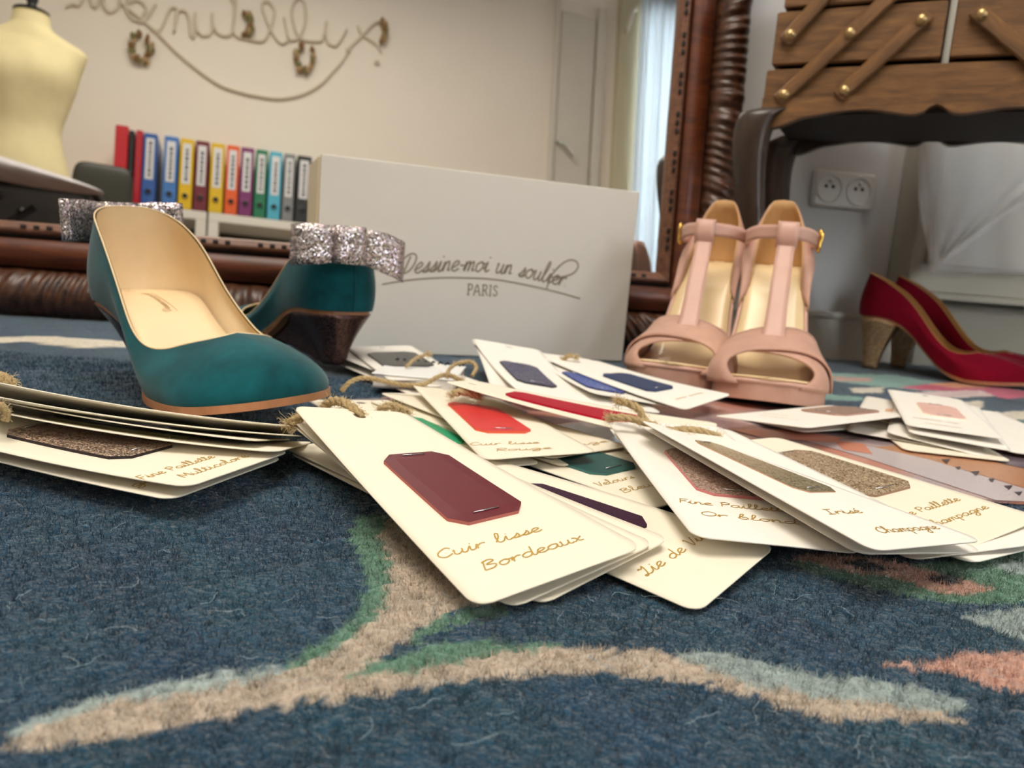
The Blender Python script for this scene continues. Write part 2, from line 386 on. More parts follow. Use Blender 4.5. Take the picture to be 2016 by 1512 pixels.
def rgrid(x0, x1, y0, y1, st, nz):
    xs = np.arange(x0, x1+st/2, st); ys = np.arange(y0, (y1 or 1.1)+st/2, st)
    X, Y = np.meshgrid(xs, ys); x, y = X.ravel(), Y.ravel()
    if y1 is None: y = y0+(y-y0)/(ys[-1]-y0)*(ywall(x)-y0)
    z = nz*(wob(x, y, 260., .2)*.3+wob(x, y, 610., 1.2)*.3+.5*np.random.randn(len(x)))
    a, b = len(ys), len(xs); i = np.arange((a-1)*(b-1)); r, c_ = i//(b-1), i % (b-1); k = r*b+c_
    return np.column_stack([x, y, z]), np.column_stack([k, k+1, k+b+1, k+b])
def rugpart(name, x0, x1, y0, y1, st, nz):
    V, Fq = rgrid(x0, x1, y0, y1, st, nz); C = rugcol(V[:, 0], V[:, 1], .0012)
    V[:, 1] -= .4
    o = colmesh(name, V, Fq, 4, C, m_rug, rug); return o
rugpart('woven_field', -.36, .44, .08, .52, .0022, .0007)
rugpart('woven_field', -1.2, -.36, .08, .52, .01, .001)
rugpart('woven_field', .44, 1.2, .08, .52, .006, .001)
rugpart('woven_field', -1.2, 1.2, -.5, .08, .03, .001)
rugpart('woven_field', -1.2, -.3, .52, None, .01, .001)
rugpart('woven_field', -.3, .3, .52, None, .008, .001)
rugpart('woven_field', .3, 1.2, .52, None, .004, .0006)
def fibres(name, n, x0, x1, y0, y1, ln, wd, seed):
    rs = np.random.RandomState(seed)
    x = rs.uniform(x0, x1, n); y = rs.uniform(y0, y1, n)
    keep = np.abs(x) < y*.78+.02; x, y = x[keep], y[keep]; n = len(x)
    C = rugcol(x, y, .0010)*rs.uniform(.7, 1.35, (n, 1))
    a = rs.uniform(0, 2*np.pi, n); L = ln*rs.uniform(.6, 1.3, n); ti = rs.uniform(.2, 1.15, n)
    dx, dy = np.cos(a)*np.sin(ti)*L, np.sin(a)*np.sin(ti)*L; dz = np.cos(ti)*L
    b = rs.uniform(0, 2*np.pi, n); wx, wy = np.cos(b)*wd, np.sin(b)*wd
    V = np.empty((n, 3, 3)); z0 = -.0012
    V[:, 0] = np.column_stack([x-wx, y-wy-.4, np.full(n, z0)]); V[:, 1] = np.column_stack([x+wx, y+wy-.4, np.full(n, z0)]); V[:, 2] = np.column_stack([x+dx, y+dy-.4, z0+dz])
    o = colmesh(name, V.reshape(-1, 3), np.arange(n*3).reshape(-1, 3), 3, np.repeat(C, 3, 0), m_fib, rug)
    o['kind'] = 'stuff'; return o
fibres('wool_pile', 210000, -.26, .26, .115, .30, .0034, .00022, 3)
fibres('wool_pile', 190000, -.50, .50, .30, .62, .0038, .00036, 4)
def strays(n, seed):
    rs = random.Random(seed); mb = MB()
    for _ in range(n):
        y = rs.uniform(.15, .40); x = rs.uniform(-.7, .7)*y; a = rs.uniform(0, 6.28); L = rs.uniform(.004, .011)
        p = np.array([x, y-.4, .0015]); pts = [p]
        for k in range(5):
            a += rs.uniform(-.9, .9); p = p+np.array([math.cos(a)*L/5, math.sin(a)*L/5, rs.uniform(-.0003, .0008)]); p[2] = max(p[2], .001); pts.append(p)
        mb.tube(pts, .00006, 3, False)
    o = mb.build('stray_wool', mat('stray wool', (150, 170, 180), .8), rug); o['kind'] = 'stuff'
strays(260, 5)

# ---------------------------------------------------------------- the leaning mirror
m_frame = wood('carved frame wood', (38, 20, 12), (92, 56, 36), 30., (3, 3, 3), .4, .25, .3)
m_band = wood('frame band wood', (62, 26, 10), (112, 54, 22), 14., (1, 7, 7), .45, .15, .05)
m_dkw = mat('dark groove', (28, 14, 9), .6)
m_moul = wood('inner moulding wood', (80, 46, 28), (124, 80, 54), 30., (1, 6, 6), .5, .1, .05)
_g = NT('mirror silver'); _g.b.inputs['Metallic'].default_value = 1; _g.b.inputs['Roughness'].default_value = 0; _g.b.inputs['Base Color'].default_value = (.91, .92, .91, 1)
SX0, SX1, SH = -.36, .878, .70                        # frame extents along ME and MUP from MO
MM = frame_matrix(MO, ME, MUP)
mir = bpy.data.objects.new('floor_mirror', None); COL.objects.link(mir); mir.matrix_world = MM
tag(mir, 'large mirror in a carved dark wooden frame leaning against the wall', 'mirror')
WF = .098
def rail(name, prof, mtl, carve=None, n=2):
    """four mitred rails; prof = [(w, z)] w from the outer edge inwards"""
    out = []
    cor = [(SX0, 0), (SX1, 0), (SX1, SH), (SX0, SH)]; inn = [(1, 1), (-1, 1), (-1, -1), (1, -1)]
    for k in range(4):
        a, b = cor[k], cor[(k+1) % 4]; ia, ib = inn[k], inn[(k+1) % 4]
        Ln = math.hypot(b[0]-a[0], b[1]-a[1]); N = max(2, int(Ln/carve[0])) if carve else 2
        G = []
        for i in range(N):
            f = i/(N-1); row = []
            for q, (wv, zv) in enumerate(prof):
                wk = wv*(.107/WF) if k == 0 else wv
                def cw(c, ii): return (c[0]+ii[0]*wv, c[1]+ii[1]*(wv*(.107/WF) if c[1] == 0 else wv))
                pa, pb = cw(a, ia), cw(b, ib)
                z = zv
                if carve and 0 < q < len(prof)-1: z = carve[1](f*Ln, q/(len(prof)-1), zv, k)
                row.append((pa[0]+(pb[0]-pa[0])*f, pa[1]+(pb[1]-pa[1])*f, z))
            G.append(row)
        mb = MB().grid(G); o = mesh(name, mb.v, mb.f, mtl, mir, True); o.matrix_parent_inverse = Matrix(); flipfix(o); out.append(o)
    return out
def leaf(s, t, z, k):
    a = math.sin(math.pi*t); rib = .5+.5*math.sin(s*2*math.pi/.0125+2.2*math.sin(t*3.0)+k)
    big = .5+.5*math.sin(s*2*math.pi/.135+k*1.7+1.2*t); cur = math.sin(s*2*math.pi/.031+5*t+k)*.5+.5
    return z+a*(.0045*rib*(.35+.65*big)+.006*(1-big)*cur-.004)
prof = [(.0, -.018)]+[(.0+.052*(.5-.5*math.cos(math.pi*i/12)), -.010+.034*math.sin(math.pi*i/12)) for i in range(13)]+[(.053, -.006)]
rail('carved_rail', prof, m_frame, (.0016, leaf))
rail('band_rail', [(.052, .004), (.054, .011), (.080, .006), (.081, .000)], m_band)
rail('groove_rail', [(.079, .004), (.080, -.001), (.086, -.001), (.087, .006)], m_dkw)
rail('inner_moulding', [(.085, .0), (.0855, .009), (.089, .011), (.092, .008), (.095, .007), (.098, .001), (.098, -.008)], m_moul)
bk = MB().box((SX0+.01, .01, -.028), (SX1-.01, SH-.01, -.012)).build('backing_board', m_dkw, mir)
gl = MB().box((SX0+.085, .09, -.010), (SX1-.085, SH-.085, -.006)).build('mirror_glass', _g.m, mir); gl['label'] = 'silvered mirror glass reflecting the room'
dm = MB().box((-.0028, -.0022, 0), (.0028, .0022, .0035), .0006); dent = None
def dentil(x, y, rot):
    global dent
    if dent is None: o = dent = dm.build('dentil', m_dkw, mir)
    else: o = dent.copy(); COL.objects.link(o)
    o.location = (x, y, .0075); o.rotation_euler = (0, 0, rot)
s = SX0+.13
while s < SX1-.12:
    for j in range(3): dentil(s+j*.0135, .1010, 0)
    s += .064
s = .14
while s < SH-.12:
    for j in range(3): dentil(SX1-.0925, s+j*.0105, math.pi/2)
    s += .049
# ---------------------------------------------------------------- what the mirror shows: binders on white shelving
m_white = mat('white laminate', (226, 222, 212), .5, var=.02, vscale=5)
m_black = mat('black plastic', (18, 17, 18), .45)
m_lab = mat('paper label', (222, 222, 224), .8)
m_ink = mat('label ink', (70, 70, 80), .8)
SHZ = .655; BFY = -1.87
def shelf_unit(x0, x1, label):
    e = empty('shelf_unit', ((x0+x1)/2, BFY-.15, FLZ), 0, label, 'shelf', 'white shelving units under the binders')
    hw = (x1-x0)/2; top = SHZ-FLZ; d = .15
    for nm, a, b in (('top_panel', (-hw, -d, top-.04), (hw, d, top)), ('side_panel', (-hw, -d, 0), (-hw+.045, d, top-.04)), ('side_panel', (hw-.045, -d, 0), (hw, d, top-.04)),
                     ('middle_shelf', (-hw+.045, -d, .3), (hw-.045, d-.01, .33)), ('bottom_panel', (-hw+.045, -d, 0), (hw-.045, d-.01, .04))):
        MB().box(a, b, .002).build(nm, m_white, e)
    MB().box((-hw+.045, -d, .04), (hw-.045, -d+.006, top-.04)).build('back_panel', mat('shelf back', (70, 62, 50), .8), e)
xs0 = mat_at(407, 440, 3.45)[0]; 
shelf_unit(xs0-.62, xs0-.004, 'white open shelving unit under the blue and red binders in the reflection')
shelf_unit(xs0+.004, xs0+.62, 'white open shelving unit under the orange and green binders in the reflection')
def binder(px0, px1, col, nm, h=.318, lab=True, yy=0.):
    a = on_back(px0, 345, BFY+yy); b = on_back(px1, 345, BFY+yy); wd = (b[0]-a[0])-.002; x = (a[0]+b[0])/2
    e = empty('ring_binder', (x, BFY+yy-.145, SHZ), 0, nm+' ring binder standing in the reflected row of binders', 'binder', 'ring binders on the white shelving')
    m = mat('binder '+nm, col, .35, coat=.2)
    MB().box((-wd/2, -.14, 0), (wd/2, .145, h), .003).build('cover', m, e)
    if lab:
        l = MB().box((-wd*.3, .145, h*.36), (wd*.3, .1462, h*.93)).build('spine_label', m_lab, e)
        rs = random.Random(int(px0)); mb = MB(); z = h*.40
        while z < h*.85:
            hh = rs.uniform(.008, .018); mb.box((-wd*.09, .1462, z), (wd*.12, .1466, z+hh)); z += hh+.006
        mb.build('label_lettering', m_ink, l)
        MB().lathe([(.017, 0), (.017, .0025), (.0125, .0035), (.0125, .001)], 20, 1, (0, .145, h*.19)).build('finger_ring', m, e)
        MB().lathe([(.0001, 0), (.012, 0), (.012, .0022), (.0001, .0022)], 16, 1, (0, .1452, h*.19)).build('finger_hole', m_black, e)
for a in [(222, 249, (196, 22, 38), 'scarlet', .335, False), (250, 261, (20, 18, 20), 'narrow black', .32, False), (263, 278, (180, 24, 44), 'narrow crimson', .325, False), (279, 307, (44, 92, 168), 'royal blue'),
          (320, 349, (60, 118, 190), 'sky blue'), (352, 380, (226, 186, 0), 'lemon yellow'), (382, 410, (110, 24, 40), 'burgundy red'), (413, 441, (222, 184, 10), 'golden yellow'), (444, 470, (228, 92, 26), 'orange'),
          (472, 499, (122, 40, 104), 'purple'), (502, 526, (24, 120, 84), 'green'), (529, 555, (78, 176, 204), 'turquoise'), (558, 581, (128, 132, 134), 'grey'), (584, 613, (40, 42, 44), 'charcoal black')]:
    binder(*a[:4], h=a[4] if len(a) > 4 else .318, lab=a[5] if len(a) > 5 else True)
# wire lettering on the back wall
m_wire = mat('wrapped wire', (216, 203, 182), .8, bump=.3, bscale=900)
WIRE = [[(130, 14), (143, 8), (155, 11), (162, 0), (166, -14)], [(176, -14), (179, 0), (183, 11), (190, 13), (196, 0), (199, -14)], [(205, -12), (204, 4), (207, 15), (217, 24), (230, 17), (236, 0), (234, -14)],
        [(257, -16), (251, 0), (247, 15), (260, 36), (281, 43), (290, 34), (307, 8)], [(236, 4), (287, 45), (311, 66), (351, 106), (402, 147), (439, 170), (480, 183), (497, 187), (546, 194), (591, 187), (628, 168), (657, 139), (676, 117), (685, 100)],
        [(256, 6), (266, 0), (281, 6), (288, 19), (280, 34), (287, 45)],
        [(298, 57), (307, 60), (317, 57), (332, 23), (339, 15), (349, 21), (343, 64)], [(345, 50), (349, 24), (364, 21), (373, 38), (375, 66), (383, 70), (385, 24)], [(385, 40), (389, 60), (402, 70), (417, 62), (418, 25)],
        [(418, 30), (421, 50), (430, 66), (449, 70), (458, 57), (464, 0), (460, -14), (452, -10), (462, 14), (459, 57), (468, 72), (485, 76), (515, 81), (529, 64), (540, 25), (530, 4), (519, 4), (517, 17), (534, 60), (553, 85), (568, 79)], [(568, 76), (559, 34)],
        [(570, 79), (587, 75), (600, 47), (600, 11), (589, -4), (576, 11), (576, 38), (591, 75), (628, 81), (636, 72), (643, 41)], [(640, 58), (644, 81), (659, 90), (670, 79), (683, 57)],
        [(683, 98), (708, 75), (738, 45), (760, 45)], [(704, 51), (713, 68), (738, 85), (751, 102)]]
mb = MB()
for pl in WIRE:
    P = np.array([on_back(x, y, BWY+.012) for x, y in pl]); P = spl(P, len(P)*6); mb.tube(P, .0062, 6)
for x, y in ((685, 99), (742, 122)):
    c = on_back(x, y, BWY+.014); mb.lathe([(.0001, -.014), (.011, -.008), (.014, 0), (.011, .008), (.0001, .014)], 10, 2, c)
sg = mb.build('wire_lettering', m_wire, None, True); tag(sg, 'looping wire lettering with a sweeping curved underline on the cream wall, reflected', 'wire sign')
m_leaf = [mat('dried leaf', (134, 100, 62), .8), mat('dried moss', (120, 116, 70), .8), mat('pale bark', (176, 146, 108), .8)]
def wreath(px, py, rx, ry, a0, a1, label):
    c = on_back(px, py, BWY+.02); k = on_back(px+1, py, BWY+.02)[0]-c[0]; R = random.Random(int(px))
    e = empty('dried_wreath', tuple(c), 0, label, 'wreath', 'little dried wreaths on the wire lettering')
    arc = [(rx*k*math.cos(t), .0, ry*k*math.sin(t)) for t in np.linspace(a0, a1, 24)]
    MB().tube(arc, .006, 6).build('twig_ring', m_wire, e)
    for j, f in enumerate(np.linspace(a0, a1, 13)):
        b = MB(); 
        for q in range(3):
            cx, cz = rx*k*math.cos(f)+R.uniform(-.012, .012), ry*k*math.sin(f)+R.uniform(-.012, .012)
            b.lathe([(.0002, -.020), (.008, -.009), (.010, 0), (.007, .010), (.0002, .019)], 7, 2, (cx, R.uniform(-.004, .014), cz))
        b.build('leaf_cluster', m_leaf[j % 3], e)
wreath(278, 92, 19, 30, 2.0, 6.9, 'oval dried wreath hanging below the first loop of the wire lettering')
wreath(484, 48, 12, 20, -1.6, 1.6, 'half ring dried wreath set into the tall wire letter')
wreath(600, 115, 17, 26, 2.2, 7.0, 'open dried wreath hanging above the middle of the wire underline')
wreath(752, 62, 7, 17, -1.5, 1.8, 'short dried wreath at the arrow tip of the wire lettering')
# dress form
m_calico = mat('calico', (226, 212, 164), .85, var=.05, vscale=12, bump=.1, bscale=900)
c = mat_at(62, 26, 3.0)
df = empty('dress_form', (c[0], c[1], FLZ), 0, 'cream calico dress form standing beside the binders in the reflection', 'mannequin')
sec = [(-.78, .165, .115), (-.70, .170, .120), (-.60, .155, .108), (-.50, .128, .090), (-.44, .125, .088), (-.36, .145, .105), (-.28, .168, .125), (-.22, .180, .125), (-.16, .196, .100), (-.135, .200, .085), (-.115, .180, .075), (-.09, .130, .070), (-.065, .085, .064), (-.045, .070, .060), (0., .062, .058)]
sec = spl([(a, b, d) for a, b, d in sec], 46); G = []
zt = c[2]-FLZ
for z, rx_, ry_ in sec:
    G.append([(rx_*math.cos(t), ry_*math.sin(t)+(.022*max(0, math.sin(t))*math.exp(-((z+.26)/.07)**2)*(1.6*abs(math.cos(t)))), zt+z) for t in np.linspace(0, 2*math.pi, 37)[:-1]])
mb = MB().grid(G, False, True); n = 36; mb.f += [tuple(range(n-1, -1, -1)), tuple(range(45*n, 46*n))]
mb.build('torso', m_calico, df, True)
MB().lathe([(.063, zt-.004), (.063, zt+.006), (.05, zt+.012), (.018, zt+.016), (.016, zt+.04), (.022, zt+.05), (.020, zt+.07), (.0005, zt+.08)], 20).build('neck_cap', m_black, df, True)
MB().lathe([(.018, .03), (.018, zt-.77)], 12).build('pole', m_black, df, True)
MB().lathe([(.17, 0), (.17, .012), (.10, .03), (.02, .045)], 24).build('base', m_black, df, True)
m_steel_d = mat('blackened steel', (46, 44, 42), .4, metal=.7)
# padded ironing board
a, b = mat_at(-140, 300, 2.35), mat_at(200, 385, 2.35); bz = b[2]
d2 = np.array([b[0]-a[0], b[1]-a[1]]); Ln = np.linalg.norm(d2)
ib = empty('ironing_board', (b[0], b[1], FLZ), math.atan2(d2[1], d2[0]), 'padded silver grey ironing board with a rounded tip in the reflection', 'ironing board')
hw = lambda s: .125*min(1, math.sqrt(max(0, 1-((.28-s)/.28)**2)) if s < .28 else 1)
G = []
for s_ in np.concatenate([np.linspace(.0005, .28, 18), np.linspace(.3, 1.1, 10)]):
    h_ = hw(s_); G.append([(-s_, h_*math.cos(t), bz-FLZ+(a[2]-b[2])/Ln*s_*.9+.012+.034*min(1, (s_/.30)**.6)*math.sin(t)) for t in np.linspace(0, 2*math.pi, 25)[:-1]])
mb = MB().grid(G, False, True); mb.f += [tuple(range(24)), tuple(range(27*24, 28*24))[::-1]]
flipfix(mb.build('padded_top', mat('silver cloth', (196, 190, 192), .5, metal=.1, var=.15, vscale=18), ib, True))
m_steel = mat('dark steel', (52, 52, 56), .35, metal=.8)
for sg_ in (-1, 1):
    MB().tube([(-.25, .08*sg_, bz-FLZ-.03), (-.95, .10*sg_, .01)], .011, 8).build('leg', m_steel, ib, True)
    MB().tube([(-.90, .07*sg_, bz-FLZ-.03), (-.20, .12*sg_, .01)], .011, 8).build('leg', m_steel, ib, True)
# dark drawers added to fill the dark area below the ironing board
c = mat_at(60, 352, 2.62); zt_ = c[2]-FLZ
ck = empty('filler_chest', (c[0], c[1]-.09, FLZ), 0, 'very dark wooden drawer unit added to fill the dark area beneath the ironing board in the reflection', 'filler_chest')
m_fillwood = wood('near-black fill wood', (20, 16, 13), (40, 33, 27), 14., (1, 6, 6), .5, .1, .05)
MB().box((-.62, -.09, zt_-.022), (.20, .09, zt_), .003).build('top_board', m_fillwood, ck)
MB().box((-.60, -.085, .05), (.18, .070, zt_-.022), .003).build('carcass', m_fillwood, ck)
for k in range(3):
    z0, z1 = .06+k*(zt_-.09)/3, .05+(k+1)*(zt_-.09)/3
    d_r = MB().box((-.58, .070, z0), (.16, .085, z1), .003).build('drawer', m_fillwood, ck)
    for kx in (-.40, -.02): MB().lathe([(.006, .0), (.006, .012), (.014, .018), (.012, .026), (.0005, .028)], 14, 1, (kx, .085, (z0+z1)/2)).build('knob', m_steel_d, d_r, True)
for kx in (-.57, .15):
    for ky in (-.06, .05): MB().box((kx-.02, ky-.02, 0), (kx+.02, ky+.02, .05), .003).build('foot', m_fillwood, ck)
# dark padded chair
c = mat_at(205, 316, 3.08); c2 = mat_at(262, 316, 3.08); zc = c[2]-FLZ
ch = empty('chair', (c[0]-.012, c[1]-.08, FLZ), -.15, 'dark olive padded chair in front of the red binders in the reflection', 'chair')
m_olive = mat('olive leatherette', (44, 43, 32), .45)
def cushion(nm, cx, cy, cz, sx, sy, sz, M=None):
    G = []
    for v in np.linspace(-math.pi/2, math.pi/2, 13):
        row = []
        for t in np.linspace(0, 2*math.pi, 33)[:-1]:
            f = lambda q, e: math.copysign(abs(q)**e, q)
            row.append((cx+sx*f(math.cos(v), .3)*f(math.cos(t), .3), cy+sy*f(math.cos(v), .3)*f(math.sin(t), .3), cz+sz*f(math.sin(v), .3)))
        G.append(row)
    mb = MB().grid(G, False, True); o = mb.build(nm, m_olive, ch, True); return o
cushion('backrest', 0, -.0, zc-.22, .112, .035, .22)
cushion('seat', 0, .12, zc-.50, .125, .11, .04)
for sx_ in (-.095, .095):
    for sy_, tz in ((.02, zc-.2), (.20, zc-.52)):
        MB().tube([(sx_, sy_, tz if sy_ > .1 else zc-.45), (sx_*1.05, sy_*1.02, 0)], .014, 8).build('leg', m_black, ch, True)
# door and window on the back wall
x0, x1, x2, x3 = XD0, XD1, XW0, XW1
dr = struct(empty('door_1', (x0, BWY, FLZ)))
MB().box((.02, .0, .0), (x1-x0-.01, .02, 2.1), .003).build('door_leaf', m_trim, dr)
MB().box((-.02, 0, 0), (.012, .035, 2.16), .003).build('door_frame', m_trim, dr)
MB().box((x1-x0, 0, 0), (x1-x0+.05, .035, 2.16), .003).build('door_frame', m_trim, dr)
hz = on_back(1104, 292); hb = hz[2]-FLZ
hd = MB().tube([(.035, .02, hb+.02), (.035, .055, hb+.02), (.05, .06, hb+.015), (.115, .06, hb-.05)], .011, 8).build('door_handle', mat('pale metal', (206, 210, 200), .3, metal=.5), dr, True)
kz = on_back(1206, 50)[2]-FLZ
wf = struct(empty('window_1', (x2, BWY, 0)))
MB().box((0, -.02, .3), (x3-x2+.03, .05, 2.3), .004).build('window_frame', mat('cream window paint', (196, 188, 158), .5), wf)
MB().box((x3-x2+1.0, -.02, .3), (x3-x2+1.08, .05, 2.3), .004).build('window_frame', m_trim, wf)
MB().tube([(.03, .05, kz-.06), (.03, .085, kz-.05), (.05, .09, kz+.05), (.075, .09, kz+.07)], .012, 8).build('window_latch', m_trim, wf, True)
_gl = NT('window glass'); _gl.b.inputs['Base Color'].default_value = (1, 1, 1, 1); _gl.b.inputs['Transmission Weight'].default_value = 1; _gl.b.inputs['Roughness'].default_value = .02; _gl.b.inputs['IOR'].default_value = 1.02
MB().box((x3-x2+.03, -.01, .32), (x3-x2+1.0, -.006, 2.2)).build('pane', _gl.m, wf)
_c = NT('sheer curtain'); tr = _c.n('ShaderNodeBsdfTranslucent'); df_ = _c.n('ShaderNodeBsdfDiffuse'); mxs = _c.n('ShaderNodeMixShader')
tr.inputs[0].default_value = (.50, .53, .55, 1); df_.inputs[0].default_value = (.9, .92, .93, 1); mxs.inputs[0].default_value = .6
_c.l(df_.outputs[0], mxs.inputs[1]); _c.l(tr.outputs[0], mxs.inputs[2]); _c.l(mxs.outputs[0], _c.out.inputs[0])
CUR = bx(1345)-x3
G = []
for x in np.linspace(0, CUR, 90):
    G.append([(x3+.0+x, BWY+.075+.016*math.sin(x*58)+.008*math.sin(x*131+1), z) for z in np.linspace(.05, 2.35, 10)])
cu = MB().grid(G).build('sheer_curtain', _c.m, None, True); tag(cu, 'sheer white curtain glowing with daylight at the right of the reflection', 'curtain'); solid(cu, .0012)

# ---------------------------------------------------------------- wooden sewing box on a stand
m_sew = wood('sewing box wood', (76, 48, 22), (130, 90, 48), 16., (1.2, 8, 8), .5, .08, .08)
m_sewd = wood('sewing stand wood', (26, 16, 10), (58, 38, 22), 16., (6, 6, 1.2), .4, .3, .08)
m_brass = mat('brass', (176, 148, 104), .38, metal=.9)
m_sewin = mat('shade-painted underside', (30, 21, 14), .7)  # the shade under the sewing box is put into this near-black colour
SB = dep(1500, 216, .875); sbx = np.array([math.cos(-.47), math.sin(-.47), 0]); sby = np.array([-sbx[1], sbx[0], 0])
sb = empty('sewing_box', (SB[0], SB[1], FLZ), -.47, 'brown wooden cantilever sewing box on dark curved legs at the upper right', 'sewing box')
zB = SB[2]-FLZ
def fp(px, py):
    d = ray(px, py); t = ((SB-CAM)@sby)/(d@sby); q = CAM+d*t-np.array([SB[0], SB[1], FLZ]); return float(q@sbx), float(q[2])
gx = fp(1868, 60)[0]; WB, DB = 2*gx, .20
def tray(nm, x0, x1, z0, z1, y0=0.):
    t = empty(nm); t.parent = sb
    MB().box((x0, y0, z0), (x1, y0+.008, z1), .0015).build('front_panel', m_sew, t)
    MB().box((x0, y0+DB-.008, z0), (x1, y0+DB, z1), .0015).build('back_panel', m_sew, t)
    MB().box((x0, y0+.008, z0), (x0+.008, y0+DB-.008, z1), .0015).build('side_panel', m_sew, t)
    MB().box((x1-.008, y0+.008, z0), (x1, y0+DB-.008, z1), .0015).build('side_panel', m_sew, t)
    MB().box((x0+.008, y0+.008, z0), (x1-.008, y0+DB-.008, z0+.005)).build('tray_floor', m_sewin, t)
    return t
lz = [fp(1500, 138)[1], fp(1508, 128)[1], fp(1512, 25)[1], fp(1520, 17)[1]]
tray('lower_tray', 0, WB, zB+.004, lz[0])
tray('middle_tray', .004, gx-.004, lz[1], lz[2]); tray('middle_tray', gx+.004, WB-.004, lz[1], lz[2])
tray('upper_tray', .010, gx-.004, lz[3], lz[3]+(lz[2]-lz[1])); tray('upper_tray', gx+.004, WB-.010, lz[3], lz[3]+(lz[2]-lz[1]))
for zz, nm in ((lz[3]+(lz[2]-lz[1])+.006, 'lid'),):
    MB().box((.008, -.002, zz), (gx-.003, DB+.002, zz+.012), .003).build(nm, m_sew, sb); MB().box((gx+.003, -.002, zz), (WB-.008, DB+.002, zz+.012), .003).build(nm, m_sew, sb)
MB().tube(spl([(.12, DB/2, lz[3]+.07), (.12, DB/2, lz[3]+.20), (.15, DB/2, lz[3]+.23), (WB-.15, DB/2, lz[3]+.23), (WB-.12, DB/2, lz[3]+.20), (WB-.12, DB/2, lz[3]+.07)], 40), .010, 10).build('carry_handle', m_sewd, sb, True)
def apron(y, nm, amp=1.):
    n = 60; up_, lo = [], []
    for i in range(n+1):
        f = i/n; g = abs(f-.5)*2
        z = -.026+.012*math.exp(-((g-.0)/.07)**2)-.004*math.cos(g*math.pi*2.4)+.010*sstep(.72, .95, g)*(-1.2)
        lo.append((f*WB, zB+z+.020))
    V = []; 
    for (x, z) in lo: V += [(x, y, z), (x, y, zB+.012), (x, y+.014, z), (x, y+.014, zB+.012)]
    Fc = []
    for i in range(n):
        a, b = i*4, i*4+4
        Fc += [(a, b, b+1, a+1), (a+2, a+3, b+3, b+2), (a, a+2, b+2, b), (a+1, b+1, b+3, a+3)]
    Fc += [(0, 1, 3, 2), (n*4, n*4+2, n*4+3, n*4+1)]
    flipfix(mesh(nm, V, Fc, m_sew if y < .1 else m_sewd, sb, False))  # back apron takes the darker stand wood to stand for shade under the box
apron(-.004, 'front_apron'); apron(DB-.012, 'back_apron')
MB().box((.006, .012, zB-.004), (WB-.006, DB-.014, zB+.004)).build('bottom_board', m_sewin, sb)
def cab_leg(x, y, sx, sy):
    pts = spl([(x+sx*.002, y, zB+.002), (x-sx*.016, y-sy*.010, zB-.010), (x-sx*.020, y-sy*.012, zB-.05), (x-sx*.010, y-sy*.006, zB-.13), (x+sx*.004, y+sy*.002, zB-.22), (x-sx*.004, y-sy*.004, zB-.28), (x-sx*.016, y-sy*.012, 0.0)], 26)
    wd = np.interp(np.linspace(0, 1, 26), [0, .12, .3, .6, .85, 1], [.018, .021, .018, .013, .011, .014])
    G = [[(p[0]+a*w_, p[1]+b*w_, p[2]) for a, b in ((-1, -.7), (-.7, -1), (.7, -1), (1, -.7), (1, .7), (.7, 1), (-.7, 1), (-1, .7))] for p, w_ in zip(pts, wd)]
    mb = MB().grid(G, False, True); mb.f += [tuple(range(8)), tuple(range(25*8, 26*8))[::-1]]
    flipfix(mb.build('leg', m_sewd, sb, True))
cab_leg(.012, .014, 1, 1); cab_leg(WB-.012, .014, -1, 1); cab_leg(.012, DB-.014, 1, -1); cab_leg(WB-.012, DB-.014, -1, -1)
def arm(p, q, screws, y=-.0015):
    (x0, z0), (x1, z1) = fp(*p), fp(*q); L_ = math.hypot(x1-x0, z1-z0); an = math.atan2(z1-z0, x1-x0)
    a = empty('folding_arm', (x0, 0, z0)); a.parent = sb; a.rotation_euler = (0, -an, 0)
    MB().box((-.009, -.008, -.0075), (L_+.009, y, .0075), .0015).build('arm_slat', m_sew, a)
    for s_ in screws:
        MB().lathe([(.0001, -.0125), (.003, -.0122), (.0052, -.0105), (.0058, -.008)], 14, 1, (L_*s_, 0, 0)).build('brass_screw', m_brass, a, True)
arm((1557, 72), (1660, -45), (0, 1)); arm((1545, 189), (1775, -25), (0, .58, 1)); arm((1663, 181), (1814, 43), (0, 1)); arm((1931, 33), (2070, 150), (0, 1))
# ---------------------------------------------------------------- double wall socket
def on_wall(px, py, off=0.):
    o = WO-WN*off; d = ray(px, py); return CAM+d*(((o-CAM)@WN)/(d@WN))
m_sock = mat('socket plastic', (214, 210, 202), .4); m_hole = mat('socket hole', (58, 54, 50), .7)
c = on_wall(1652, 375); so = bpy.data.objects.new('wall_socket', None); COL.objects.link(so); so.matrix_world = frame_matrix(c, ME, Z)   # local z points into the room
tag(so, 'white double wall socket low on the wall beneath the sewing box', 'socket')
MB().box((-.046, -.026, 0), (.052, .026, .011), .003).build('cover_plate', m_sock, so)
def disc_ring(cx, cy):
    G = [[(cx+r*math.cos(t), cy+r*math.sin(t), z) for t in np.linspace(0, 2*math.pi, 29)[:-1]] for r, z in ((.0205, .011), (.0205, .0128), (.0185, .0128), (.017, .0085), (.0001, .0085))]
    MB().grid(G, False, True).build('socket_well', m_sock, so, True)
    for dx, dy, r in ((-.0055, .003, .0027), (.0055, .003, .0027)):
        MB().lathe([(.0001, .0112), (r, .0113), (r, .0110)], 12, 2, (cx+dx, cy+dy, 0)).build('pin_hole', m_hole, so)
    MB().lathe([(.0028, .0085), (.0028, .0135), (.0001, .0145)], 10, 2, (cx, cy+.0105, 0)).build('earth_pin', m_sock, so, True)
disc_ring(-.0225, 0); disc_ring(.0245, 0)
